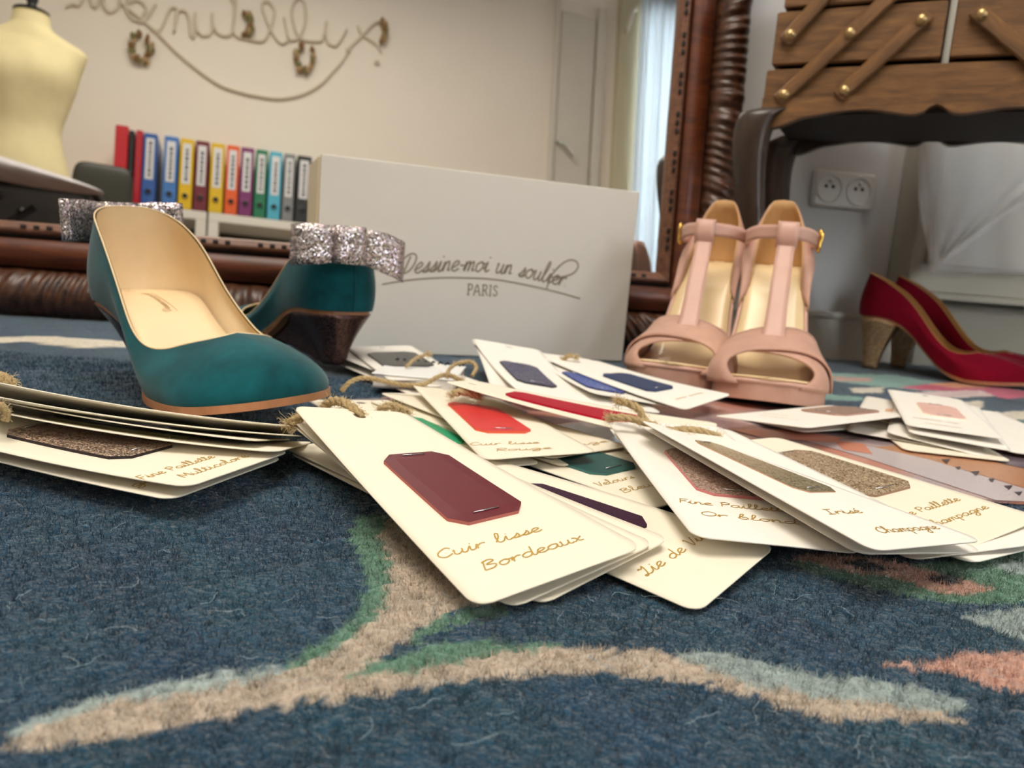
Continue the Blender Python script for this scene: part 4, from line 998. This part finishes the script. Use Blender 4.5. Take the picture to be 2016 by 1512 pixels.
SW = {
 'bordeaux': leath('bordeaux leather', (98, 30, 38), .45, (176, 100, 92)), 'rouge': leath('red leather', (206, 48, 46), .4, (222, 92, 58)), 'velvet': suede('raspberry velvet', (168, 14, 40)),
 'multi': glit('bronze glitter', (84, 66, 58), (214, 190, 164), 1700., (40, 28, 30), rough=.3, spread=.7, tint=.12), 'champ': glit('champagne glitter', (122, 92, 62), (246, 226, 190), 1500., (150, 120, 96), rough=.28, spread=.8, tint=.04),
 'irise': glit('iridescent champagne leather', (120, 112, 84), (206, 196, 160), 1300., (190, 150, 120), rough=.25, spread=.25, metal=.45, tint=.04), 'blond': glit('rose gold glitter', (132, 98, 84), (240, 214, 198), 1600., (206, 128, 128), rough=.3, spread=.8, tint=.04),
 'plum': suede('plum suede', (54, 22, 44)), 'teal': leath('dark teal leather', (36, 78, 76), .45), 'green': leath('emerald leather', (40, 150, 104), .4), 'khaki': suede('khaki suede', (78, 74, 46)),
 'black': leath('black patent leather', (20, 19, 21), .18), 'blackg': glit('black glitter', (16, 16, 18), (170, 170, 175), 1700., (14, 14, 16), rough=.25, spread=.8, tint=.05), 'navyg': glit('midnight glitter', (14, 16, 30), (90, 92, 150), 1800., (14, 16, 28), rough=.25, spread=.8, tint=.2),
 'blueg': glit('cobalt glitter', (20, 40, 120), (90, 130, 226), 1700., (20, 34, 90), rough=.3, spread=.7, tint=.1), 'navy': suede('navy suede', (52, 62, 92)), 'roseg': glit('dusty rose glitter', (150, 116, 100), (216, 190, 174), 2600., (170, 130, 116), rough=.4, spread=.5, tint=.03),
 'blush': leath('blush leather', (222, 180, 168), .5), 'nude': leath('nude leather', (216, 176, 148), .5), 'grey': leath('grey leather', (96, 92, 90), .5), 'leopard': leath('leopard print leather', (120, 92, 62), .5),
}
TAGS = {'A': [[-0.0985,0.3408,0.0325],[-0.053,0.3811,0.0253],[0.049,0.2485,0.0132],[-0.0052,0.209,0.0053]], 'A2': [[-0.0999,0.3454,0.0252],[-0.0487,0.3857,0.0184],[0.0553,0.2598,0.0107],[0.005,0.2163,0.0023]], 'A3': [[-0.0993,0.3443,0.0229],[-0.0503,0.3875,0.0156],[0.0624,0.2687,0.0098],[0.014,0.2223,0.0013]], 'G': [[-0.062,0.3345,0.0056],[-0.0184,0.3837,0.0063],[0.1039,0.2769,0.007],[0.063,0.2244,0.0022]], 'J2': [[-0.105,0.3592,0.0056],[-0.0584,0.4052,0.006],[0.0563,0.2866,0.0041],[0.0095,0.2409,0.004]], 'B': [[-0.0685,0.5152,0.0179],[-0.0073,0.5365,0.0078],[0.0466,0.3836,0.0123],[-0.011,0.3577,0.0102]], 'B2': [[-0.0885,0.5052,0.0116],[-0.0397,0.5487,0.0064],[0.0697,0.426,0.0068],[0.0217,0.3818,0.0071]], 'B3': [[-0.0929,0.4888,0.0088],[-0.0483,0.5366,0.0053],[0.0716,0.4243,0.0046],[0.0281,0.3758,0.0052]], 'H': [[-0.0468,0.4423,0.0033],[0.0006,0.4875,0.0049],[0.1128,0.3672,0.0046],[0.0654,0.3219,0.0037]], 'E': [[0.0559,0.4267,0.02],[0.1211,0.4322,0.0213],[0.1328,0.2681,0.01],[0.0689,0.2623,0.0135]], 'C': [[0.067,0.3852,0.03],[0.0952,0.4286,0.019],[0.1795,0.2747,0.0164],[0.1214,0.2391,0.0215]], 'F': [[0.0664,0.4121,0.0247],[0.1271,0.4354,0.0193],[0.1856,0.282,0.0096],[0.1254,0.2572,0.0137]], 'E2': [[0.0584,0.4427,0.0136],[0.1235,0.4496,0.0128],[0.1407,0.2857,0.0049],[0.0758,0.2786,0.0067]], 'D': [[0.1079,0.4435,0.006],[0.168,0.4702,0.01],[0.2354,0.3237,0.0132],[0.1796,0.292,0.0042]], 'N': [[0.0243,0.6819,0.0231],[0.0795,0.719,0.0194],[0.1712,0.5897,0.0169],[0.1259,0.5457,0.0094]], 'V': [[-0.0421,0.4707,0.0281],[-0.0262,0.5332,0.0206],[0.1333,0.4819,0.0138],[0.1105,0.4203,0.0105]], 'I': [[-0.2727,0.3137,0.0208],[-0.2548,0.3766,0.0203],[-0.0957,0.3314,0.014],[-0.1146,0.2685,0.0147]], 'J': [[-0.2762,0.3211,0.0139],[-0.2551,0.383,0.0153],[-0.0981,0.3299,0.0111],[-0.1206,0.268,0.0095]], 'K4': [[-0.2532,0.2967,0.0498],[-0.2723,0.354,0.0233],[-0.1156,0.3998,0.0047],[-0.095,0.3411,0.0233]], 'D2': [[0.1051,0.44,0.0044],[0.1645,0.4673,0.0077],[0.2335,0.3175,0.0105],[0.1738,0.29,0.003]], 'D3': [[0.1155,0.4439,0.0036],[0.1784,0.4617,0.0065],[0.2237,0.3027,0.0088],[0.1598,0.2853,0.003]], 'D4': [[0.1023,0.4291,0.0039],[0.1593,0.4612,0.0051],[0.2403,0.3175,0.0054],[0.1832,0.2852,0.0036]], 'K3': [[-0.254,0.2978,0.0429],[-0.2702,0.3566,0.0176],[-0.1123,0.3984,0.0044],[-0.093,0.3385,0.0196]], 'K2': [[-0.2729,0.3191,0.0375],[-0.2739,0.3812,0.0153],[-0.1096,0.3817,0.0067],[-0.1079,0.3183,0.021]], 'K1': [[-0.2628,0.3088,0.0354],[-0.2639,0.3714,0.0138],[-0.0983,0.3794,0.0067],[-0.0969,0.3155,0.0176]], 'J3': [[-0.1074,0.3601,0.0076],[-0.0624,0.4075,0.008],[0.0562,0.2928,0.0061],[0.0109,0.2455,0.006]], 'Q': [[-0.1284,0.4753,0.0088],[-0.0742,0.5121,0.0061],[0.0184,0.3757,0.0059],[-0.0356,0.3388,0.0071]], 'P0': [[-0.041,0.7113,0.0312],[0.0228,0.7228,0.022],[0.0487,0.5607,0.004],[-0.0152,0.5497,0.0135]], 'P1': [[-0.0388,0.6846,0.0346],[0.023,0.7038,0.0268],[0.0661,0.5464,0.0073],[0.0058,0.5264,0.0158]], 'P3': [[0.0109,0.6998,0.02],[0.0742,0.715,0.0132],[0.1118,0.5547,0.0039],[0.0485,0.5393,0.009]], 'P2': [[0.0118,0.7105,0.0242],[0.0738,0.7306,0.0187],[0.1218,0.5729,0.0063],[0.0598,0.5539,0.015]], 'R1': [[0.2604,0.6207,0.0099],[0.3042,0.5723,0.0148],[0.1825,0.462,0.019],[0.1371,0.51,0.0131]], 'R1b': [[0.3077,0.6628,0.0038],[0.3425,0.6074,0.0042],[0.2026,0.5197,0.005],[0.1682,0.5746,0.0027]], 'R2': [[0.3171,0.6807,0.0117],[0.3741,0.6487,0.0092],[0.293,0.5047,0.0049],[0.2385,0.5347,0.0056]], 'R7': [[0.2911,0.6556,0.005],[0.3554,0.6431,0.005],[0.3236,0.4815,0.004],[0.2597,0.4933,0.0038]], 'R3': [[0.3368,0.6655,0.0127],[0.3943,0.6344,0.0107],[0.3131,0.4899,0.0036],[0.2598,0.5199,0.0095]], 'R4': [[0.3331,0.6655,0.0172],[0.3935,0.6407,0.0157],[0.3275,0.49,0.0092],[0.2711,0.5114,0.0122]], 'R5': [[0.3314,0.6737,0.0202],[0.3878,0.6572,0.0183],[0.3299,0.5017,0.0147],[0.2721,0.5194,0.0158]], 'R6': [[0.3553,0.6669,0.01],[0.4203,0.6591,0.01],[0.4005,0.4956,0.0061],[0.3356,0.5028,0.0058]], 'S1': [[-0.1546,0.7016,0.0153],[-0.0995,0.7296,0.0186],[-0.0352,0.5781,0.0142],[-0.0894,0.5492,0.0132]], 'S2': [[-0.1694,0.6794,0.0138],[-0.1178,0.719,0.0133],[-0.0189,0.5873,0.0099],[-0.0702,0.5474,0.0099]], 'S3': [[-0.1661,0.6764,0.0067],[-0.1131,0.7142,0.0064],[-0.0186,0.5794,0.005],[-0.0711,0.5412,0.005]]}
NCARD = 0
class Card:
    def __init__(s, key, sag=0., lift=0., curl=0.):
        P = np.array(TAGS[key]); s.TL, s.TR, s.BR, s.BL = P; s.sag = sag; s.curl = curl; s.lift = lift
        n = np.cross(s.BR-s.BL, s.TL-s.BL); s.n = n/np.linalg.norm(n)
        if s.n[2] < 0: s.n = -s.n
        s.o = (s.TL+s.TR+s.BR+s.BL)/4
        s.W = np.linalg.norm(s.BR-s.BL); s.L = np.linalg.norm(s.TL-s.BL)
    def p(s, u, v, h=0.):
        q = s.BL*(1-u)*(1-v)+s.BR*u*(1-v)+s.TL*(1-u)*v+s.TR*u*v
        return q+s.n*(h+s.lift-s.sag*4*v*(1-v)+s.curl*(2*u-1)**2)-s.o
def card(key, label, m, sw=None, text=None, group=None, sag=0., lift=0., curl=0., hole=True, swr=(.23, .76, .27, .66), tv=(.165, .075), tu=(.08, .28), tw=(.62, .66), staple=True, seed=None):
    global NCARD
    NCARD += 1
    c = Card(key, sag, lift, curl); Wd, Ln = c.W, c.L; r = .006
    us = sorted(set([0, .06, .12, .2, .3, .40, .4451, .5, .5549, .60, .7, .8, .88, .94, 1.]))
    hs = .0549; hv = hs*Wd/Ln; v0 = .946
    vs = [0, .004, .010, .020, .030, r/Ln]+list(np.linspace(.07, .88, 20))+[v0-hv, v0, v0+hv, 1-r*.7/Ln, .985, .992, .997, 1.]
    vs = sorted(set(round(float(x), 4) for x in vs)); V = []; idx = {}
    for j, v in enumerate(vs):
        dm_ = min(v, 1-v)*Ln; ins = (r-math.sqrt(max(0, r*r-(r-dm_)**2)))/Wd if dm_ < r else 0.
        for i, u in enumerate(us):
            idx[i, j] = len(V); V.append(c.p(ins+(1-2*ins)*u, v))
    iv = vs.index(round(v0, 4)); iu = us.index(.5); Fc = []
    skip = {(iu-1, iv-1), (iu, iv-1), (iu-1, iv), (iu, iv)} if hole else set()
    for j in range(len(vs)-1):
        for i in range(len(us)-1):
            if (i, j) in skip: continue
            Fc.append((idx[i, j], idx[i+1, j], idx[i+1, j+1], idx[i, j+1]))
    if hole:
        ring = [(iu+1, iv), (iu+1, iv+1), (iu, iv+1), (iu-1, iv+1), (iu-1, iv), (iu-1, iv-1), (iu, iv-1), (iu+1, iv-1)]; k0 = len(V)
        for q in range(16):
            a = 2*math.pi*q/16; V.append(c.p(.5+.05*math.cos(a), v0+.05*Wd/Ln*math.sin(a)))
        for q in range(8):
            a, b = idx[ring[q]], idx[ring[(q+1) % 8]]; i0 = k0+2*q; 
            Fc += [(a, k0+(2*q+1) % 16, k0+2*q), (a, b, k0+(2*q+2) % 16, k0+(2*q+1) % 16)]
    o = mesh('swatch_card', V, Fc, m, None, True); o.location = tuple(c.o); tag(o, label, 'card', group); solid(o, .00055, 1.)
    flip_check(o, c.n)
    if sw:
        mS, mE = SW[sw]; u0, u1, q0, q1 = swr; ch = .17*(u1-u0); T = .0021 if sw not in ('irise',) else .0010
        rows = [(q0, ch), (q0+ch*Wd/Ln, 0.)]+[(q0+(q1-q0)*f, 0.) for f in (.2, .35, .5, .65, .8)]+[(q1-ch*Wd/Ln, 0.), (q1, ch)]
        rs = random.Random(NCARD); Vv, Ff, fm = [], [], []; nc = 7
        for lev in (0.0001, T):
            for (v, cc) in rows:
                for i in range(nc): 
                    f = i/(nc-1); e_ = .00025 if (lev > .001 and (i in (0, nc-1) or v in (q0, q1))) else 0
                    Vv.append(c.p(u0+cc+(u1-u0-2*cc)*f, v, lev-e_+.0000))
        K = len(rows)*nc
        for j in range(len(rows)-1):
            for i in range(nc-1):
                a = j*nc+i; Ff.append((K+a, K+a+1, K+a+nc+1, K+a+nc)); fm.append(0)
        edge = [i for i in range(nc)]+[j*nc+nc-1 for j in range(1, len(rows))]+[(len(rows)-1)*nc+i for i in range(nc-2, -1, -1)]+[j*nc for j in range(len(rows)-2, 0, -1)]
        for i in range(len(edge)): a, b = edge[i], edge[(i+1) % len(edge)]; Ff.append((a, b, K+b, K+a)); fm.append(1)
        so_ = mesh('swatch', Vv, Ff, None, o, False, mats=[mS, mE], fm=fm); so_['label'] = sw_name[sw]
        if staple:
            for vv in (q0+.03, q1-.018):
                a, b = c.p(u0+.32*(u1-u0), vv, T+.0003), c.p(u0+.66*(u1-u0), vv, T+.0003)
                MB().tube([a-c.n*.0008, a, a*.5+b*.5, b, b-c.n*.0008], .00026, 6).build('staple', m_staple, so_, True)
    if text:
        for k_, ln in enumerate(text):
            st_, w_ = strokes(ln, .15); ul, wl, vb = tu[k_], tw[k_], tv[k_]; sc = wl/w_; sv = sc*Wd/Ln*1.0
            sv = min(sv*.85, .016)
            fn = lambda a, b: c.p(ul+a*sc, vb+b*sv, .00066)
            ink('handwriting', st_, m_gold_ink, o, .00056, c.n, fn)
    return o
def flip_check(o, n):
    me = o.data; s_ = sum((Vector(n).dot(p.normal)*p.area) for p in me.polygons)
    if s_ < 0:
        bm = bmesh.new(); bm.from_mesh(me); bmesh.ops.reverse_faces(bm, faces=bm.faces); bm.to_mesh(me); bm.free()
sw_name = dict(bordeaux='chamfered bordeaux leather swatch', rouge='chamfered bright red leather swatch', velvet='raspberry velvet swatch', multi='bronze multicolour glitter swatch', champ='champagne glitter swatch', irise='iridescent champagne swatch', blond='rose gold glitter swatch',
               plum='dark plum suede swatch', teal='dark teal leather swatch', green='emerald green swatch', khaki='khaki suede swatch', black='glossy black swatch', blackg='black glitter swatch', navyg='midnight blue glitter swatch', blueg='cobalt glitter swatch', navy='navy suede swatch',
               roseg='dusty rose glitter swatch', blush='pale blush swatch', nude='nude leather swatch', grey='grey leather swatch', leopard='leopard print swatch')
g1, g2, g3, g4, g5, g6 = 'cards strung under the teal shoe', 'cards strung with the bordeaux swatch', 'cards strung with the glitter swatches', 'cards strung with the blue swatches', 'cards strung with the rose swatches', 'cards strung with the black swatches'
CW = m_cardw
# left pile
card('J', 'lowest cream card of the left pile, its corner lying on the rug', m_card, None, ['gl'], g1, sag=.002, tu=(.06,), tw=(.14,), tv=(.13,))
card('I', 'cream card with bronze glitter swatch and gold handwriting in front of the teal shoe', m_card, 'multi', ['Fine Paillette', 'Multicolore'], g1, sag=.003, tu=(.0, .14), tw=(.62, .60), tv=(.12, .055))
card('K1', 'cream card with khaki suede swatch, directly above the bronze glitter card', m_card, 'khaki', None, g1, sag=.004)
card('K2', 'thin cream card third from the bottom of the left pile', m_card, 'grey', None, g1, sag=.003)
card('K3', 'cream card with dark khaki swatch just under the topmost card of the left pile', m_card, 'khaki', None, g1, sag=.004)
card('K4', 'topmost cream card of the left pile with black glitter swatch under the shoe toe', m_card, 'blackg', None, g1, sag=.004)
# centre
card('G', 'cream card with plum suede swatch and gold handwriting Lie de Vin', m_card, 'plum', ['Lie de Vin'], g2, sag=-.001, tu=(.12,), tw=(.72,), tv=(.14,))
card('J2', 'cream card flat on the rug, mostly covered by the bordeaux card', m_card, None, None, g2)
card('J3', 'cream card second from the rug under the bordeaux card', m_card, None, None, g2)
card('H', 'cream card with dark teal swatch and handwriting Velours Bleu Ciel under the red card', m_card, 'teal', ['Velours', 'Bleu', 'Ciel'], g2, tu=(.06, .10, .42), tw=(.42, .34, .26), tv=(.21, .13, .06))
card('Q', 'cream card with emerald swatch peeping out behind the bordeaux card', m_card, 'green', None, g2)
card('B3', 'bottom card of the stack beneath the bright red leather swatch', m_card, None, None, g2)
card('B2', 'cream card with a sliver of crimson swatch just under the bright red card', m_card, 'velvet', ['Paillette', 'Rouge'], g2)
card('B', 'white card with bright red leather swatch and handwriting Cuir lisse Rouge', m_card, 'rouge', ['Cuir lisse', 'Rouge'], g2, swr=(.18, .70, .27, .70), tu=(.0, .16), tw=(.62, .5), tv=(.135, .065))
card('A3', 'lowest of three fanned cream cards beneath the bordeaux leather swatch', m_card, None, None, g2, sag=.002)
card('A2', 'middle of three fanned cream cards beneath the bordeaux leather swatch', m_card, None, None, g2, sag=.002)
card('A', 'cream card with bordeaux leather swatch and handwriting Cuir lisse Bordeaux in front', m_card, 'bordeaux', ['Cuir lisse', 'Bordeaux'], g2, sag=.001, swr=(.26, .76, .255, .64), tu=(.03, .18), tw=(.64, .62), tv=(.165, .09))
card('V', 'white card with long raspberry velvet swatch seen almost edge on', m_card, 'velvet', None, g2, sag=.002, swr=(.2, .7, .25, .78), staple=False)
# right front
card('D4', 'lowest card of the right front stack touching the rug', CW, None, None, g3)
card('D3', 'white card second from the rug in the right front stack', CW, None, None, g3)
card('D2', 'white card just beneath the champagne glitter card at right', CW, None, None, g3)
card('D', 'cream card with champagne glitter swatch at the right edge', m_card, 'champ', ['Fine Paillette', 'Champagne'], g3, swr=(.30, .86, .34, .80), tu=(.16, .22), tw=(.70, .66), tv=(.20, .12))
card('E2', 'cream card beneath the rose gold glitter card', CW, None, None, g3)
card('E', 'white card with rose gold glitter swatch and handwriting Fine Paillette Or blond', CW, 'blond', ['Fine Paillette', 'Or blond'], g3, sag=.001, swr=(.28, .82, .30, .70), tu=(.08, .16), tw=(.74, .62), tv=(.225, .145))
card('F', 'thin white card between the rose gold and iridescent cards', CW, None, None, g3)
card('C', 'white card with iridescent champagne swatch lying over the other glitter cards', CW, 'irise', ['Irisé', 'Champagne'], g3, swr=(.36, .86, .33, .80), tu=(.18, .30), tw=(.36, .60), tv=(.19, .075))
# blue group
card('P0', 'half raised white card leaning behind the midnight glitter card', CW, None, None, g4, sag=-.002)
card('P1', 'white card with midnight blue glitter swatch leaning up by the box', CW, 'navyg', None, g4, swr=(.15, .66, .22, .62), sag=.003)
card('P3', 'white card under the cobalt glitter card', CW, None, None, g4)
card('P2', 'white card with cobalt blue glitter swatch between the two navy swatches', CW, 'blueg', None, g4, swr=(.10, .6, .14, .55), sag=.003)
card('N', 'white card with navy suede swatch in front of the left sandal', CW, 'navy', ['~~~ ~~~~'], g4, swr=(.22, .72, .27, .64), tu=(.25,), tw=(.55,), tv=(.12,), sag=.002)
# rose group
card('R1b', 'white card beneath the dusty rose glitter card', CW, None, None, g5)
card('R1', 'white card with dusty rose glitter swatch by the right sandal toe', CW, 'roseg', ['~~~', '~~~~'], g5, swr=(.18, .7, .55, .95), tu=(.1, .2), tw=(.3, .45), tv=(.30, .2), hole=False)
card('R7', 'cream card at the bottom of the rose swatch stack', m_card, None, None, g5)
card('R3', 'white card under the blush card with a pointed far corner', CW, None, None, g5)
card('R2', 'white card with nude leather swatch, leftmost of the rose stack', CW, 'nude', ['Cuir', 'Beige'], g5, swr=(.30, .8, .32, .70), tu=(.10, .16), tw=(.4, .4), tv=(.26, .16))
card('R4', 'white card directly beneath the blush card', CW, None, None, g5)
card('R6', 'white card at the right edge behind the glitter cards', CW, None, None, g5)
card('R5', 'white card with pale blush swatch on top of the rose stack', CW, 'blush', ['~~~~~ ~~', '~~~~'], g5, swr=(.28, .76, .30, .64), tu=(.12, .22), tw=(.5, .4), tv=(.2, .1))
# black group at the back
card('S3', 'white card with black swatch lowest of the stack before the box', CW, 'black', None, g6, staple=False)
card('S2', 'white card with leopard swatch in the stack before the box', CW, 'leopard', None, g6, staple=False, swr=(.2, .85, .2, .7))
card('S1', 'white card with glossy black swatch on top of the stack before the box', CW, 'black', None, g6, staple=False, swr=(.15, .85, .3, .75))

# ---------------------------------------------------------------- glossy fashion brochure under the cards
_b = NT('glossy brochure print'); co = _b.coord('Object')
nz = _b.n('ShaderNodeTexNoise', Scale=9., Detail=2.); _b.l(co, nz.inputs['Vector'])
base = _b.ramp(nz.outputs['Fac'], [(.30, lin((92, 76, 84))), (.42, lin((140, 118, 124))), (.5, lin((196, 176, 176))), (.58, lin((222, 150, 128))), (.66, lin((206, 168, 168)))])
_b.l(base, _b.b.inputs['Base Color']); _b.b.inputs['Roughness'].default_value = .18; _b.b.inputs['Coat Weight'].default_value = .5
m_strap = mat('printed tan strap', (196, 140, 104), .25, coat=.4); m_stud = mat('printed dark studs', (62, 52, 60), .3)
m_lil = mat('printed lilac', (206, 194, 196), .25, coat=.4); m_purp = mat('printed mauve', (112, 96, 106), .22, coat=.4); m_peach = mat('printed peach', (222, 146, 120), .25, coat=.4)
q = [gz(668, 806, .001), gz(905, 752, .001), gz(1520, 800, .001), gz(2130, 880, .001), gz(2130, 1000, .001), gz(1500, 960, .001), gz(1000, 880, .001)]
bc = np.mean(q, 0); br_ = empty('brochure', (bc[0], bc[1], .0008), 0, 'glossy mauve and pink printed brochure lying open under the swatch cards', 'brochure')
page = [(p[0]-bc[0], p[1]-bc[1]) for p in q]
MB().prism(page, 0, .0016).build('page', _b.m, br_)
def prt(nm, pts, m, z=.0018):
    P = [gz(x, y, .0026) for x, y in pts]; mb = MB().add([(p[0]-bc[0], p[1]-bc[1], z) for p in P], [tuple(range(len(P)))]); o = flipfix(mb.build(nm, m, br_)); return o
prt('printed_picture', [(1720, 880), (1830, 872), (2130, 905), (2130, 990), (2016, 960), (1830, 905)], m_strap)
prt('printed_picture', [(1560, 860), (1720, 880), (1830, 905), (2016, 962), (2090, 990), (1960, 985), (1700, 900)], m_lil, .0019)
prt('printed_picture', [(1850, 880), (1960, 888), (2120, 920), (2120, 945), (1980, 915)], m_purp, .0020)
prt('printed_picture', [(1440, 846), (1560, 846), (1660, 862), (1640, 872), (1500, 862)], m_peach, .0020)
prt('printed_picture', [(1640, 868), (1700, 874), (1718, 895), (1660, 886)], m_peach, .0021)
prt('printed_picture', [(690, 786), (960, 776), (1040, 812), (860, 836), (700, 808)], m_purp, .0019)
prt('printed_picture', [(760, 782), (900, 786), (840, 797), (770, 790)], mat('printed plum', (150, 112, 126), .25, coat=.4), .0021)
for x, y, s_ in ((1862, 908, 9), (1886, 922, 6), (1920, 932, 9), (1952, 946, 7), (1985, 960, 9), (2005, 972, 8)):
    prt('printed_stud', [(x-s_, y-s_*.3), (x+s_, y-s_*.4), (x+s_*.2, y+s_*.6)], m_stud, .0022)
# ---------------------------------------------------------------- spiral notebook before the box
a, b = gz(775, 714, .014), gz(915, 726, .014); dv = b-a; Ln = np.linalg.norm(dv[:2]); an = math.atan2(dv[1], dv[0])
nbk = empty('spiral_notebook', (a[0], a[1], .0060), an, 'white spiral bound notebook lying between the black swatch cards and the box', 'notebook')
MB().box((0, -.075, 0), (Ln, -.002, .009), .0006).build('page_block', m_cardw, nbk)
MB().box((-.001, -.076, .009), (Ln+.001, .0005, .0100), .0003).build('cover', mat('notebook cover', (232, 232, 230), .5), nbk)
MB().box((-.001, -.076, -.001), (Ln+.001, .0005, 0), .0003).build('back_cover', mat('notebook board', (120, 118, 118), .7), nbk)
for i in range(10):
    x = (i+.5)*Ln/10
    MB().tube([(x+.0018*math.cos(t), .0005+.0055*math.cos(t), .0055+.0062*math.sin(t)) for t in np.linspace(-.2, 5.6, 16)], .0007, 6).build('binding_ring', m_steel, nbk, True)
# ---------------------------------------------------------------- jute twine
m_jute = mat('jute twine', (178, 154, 112), .9, var=.25, vscale=500, bump=.4, bscale=2500); m_fuzz = mat('jute fibre', (206, 184, 142), .85)
def twine(label, pts, r=.0017, fuzz=60, ends=(True, True), seed=1, group='jute ties of the card bundles'):
    """pts = (px, py, distance along the view) of the tie"""
    R = random.Random(seed); C = spl([dep(*p) for p in pts], len(pts)*10); o0 = C.mean(0); C = C-o0
    s_ = np.concatenate([[0], np.cumsum(np.linalg.norm(np.diff(C, axis=0), axis=1))]); N = len(C)
    e = empty('jute_tie', tuple(o0), 0, label, 'string', group)
    T = np.gradient(C, axis=0); T /= np.linalg.norm(T, axis=1)[:, None]+1e-12
    A = np.cross(T, [0, 0, 1.]); A /= np.linalg.norm(A, axis=1)[:, None]+1e-9; B = np.cross(T, A)
    for k in range(3):
        ph = s_*2*math.pi/(r*7)+k*2.094
        MB().tube(C+A*(np.cos(ph)*r*.5)[:, None]+B*(np.sin(ph)*r*.5)[:, None], r*.58, 6).build('strand', m_jute, e, True)
    mb = MB()
    def hair(p, d, L):
        q = [p]; d = d/np.linalg.norm(d)
        for k in range(5):
            d = d+np.array([R.gauss(0, .5), R.gauss(0, .5), R.gauss(0, .4)]); d /= np.linalg.norm(d); q.append(q[-1]+d*L/5)
        mb.tube(q, .00009, 3, False)
    for _ in range(fuzz*4):
        i = R.randrange(N); hair(C[i]+(A[i]*R.gauss(0, 1)+B[i]*R.gauss(0, 1))*r*.5, A[i]*R.gauss(0, 1)+B[i]*R.gauss(0, 1)+T[i]*R.gauss(0, .7), R.uniform(.0015, .0045))
    for en, i, sg_ in ((ends[0], 0, -1), (ends[1], N-1, 1)):
        if en:
            for _ in range(90): hair(C[i]+A[i]*R.gauss(0, r*.4)+B[i]*R.gauss(0, r*.4), T[i]*sg_+A[i]*R.gauss(0, .5)+B[i]*R.gauss(0, .5), R.uniform(.003, .007))
    f = mb.build('loose_fibres', m_fuzz, e); f['kind'] = 'stuff'
    return e
twine('frayed jute tie threaded through the bordeaux card', [(640, 800, .385), (652, 790, .380), (676, 792, .372), (698, 806, .366), (710, 818, .3645), (716, 832, .372)], .0023, 120, (True, False), 1)
twine('frayed jute end at the left corner of the bordeaux card', [(572, 834, .350), (584, 826, .352), (598, 822, .362), (612, 836, .372)], .0022, 70, (True, False), 2)
twine('short jute tuft behind the top of the bordeaux card', [(748, 812, .398), (758, 802, .398), (778, 800, .400), (800, 812, .403)], .0020, 110, (True, True), 3)
twine('knotted jute tie over the corner of the glitter cards', [(1218, 790, .425), (1236, 794, .422), (1258, 806, .418), (1268, 826, .416), (1288, 842, .412), (1318, 848, .412), (1345, 846, .415), (1375, 848, .418), (1408, 858, .420)], .0021, 150, (True, True), 4)
twine('second jute end curling below the glitter card knot', [(1204, 822, .412), (1230, 822, .412), (1262, 830, .411), (1292, 840, .410), (1330, 862, .408), (1352, 866, .410)], .0019, 90, (True, True), 5)
twine('long jute string looping in front of the black swatch cards', [(672, 770, .50), (690, 752, .50), (715, 744, .505), (745, 748, .51), (790, 757, .515), (832, 757, .52), (862, 742, .53), (882, 738, .54), (905, 748, .545)], .0016, 40, (False, True), 6)
twine('jute loop standing beside the leaning white cards', [(880, 745, .57), (884, 728, .575), (900, 716, .58), (925, 712, .585), (938, 722, .575), (930, 740, .56)], .0015, 30, (False, False), 7)
twine('loose jute end rising before the box', [(800, 722, .60), (818, 706, .61), (840, 698, .615)], .0013, 20, (False, True), 8)
twine('tight jute wrap under the raspberry card', [(892, 776, .47), (905, 772, .474), (925, 774, .478), (940, 780, .482)], .0024, 30, (True, True), 9)
twine('jute tie at the far left end of the left pile', [(-30, 750, .345), (-6, 742, .345), (14, 746, .347), (22, 758, .348)], .0024, 80, (False, True), 10)
twine('jute tie at the left edge below the topmost cards', [(-20, 800, .31), (2, 800, .312), (10, 812, .314), (12, 826, .316)], .0018, 30, (False, False), 11)
twine('tiny jute knot on the navy suede card', [(1112, 706, .69), (1120, 700, .69), (1132, 703, .69)], .0018, 30, (True, True), 12)
twine('tiny jute knot on the blush card', [(1812, 792, .70), (1824, 784, .70), (1836, 791, .70)], .0018, 30, (True, True), 13)
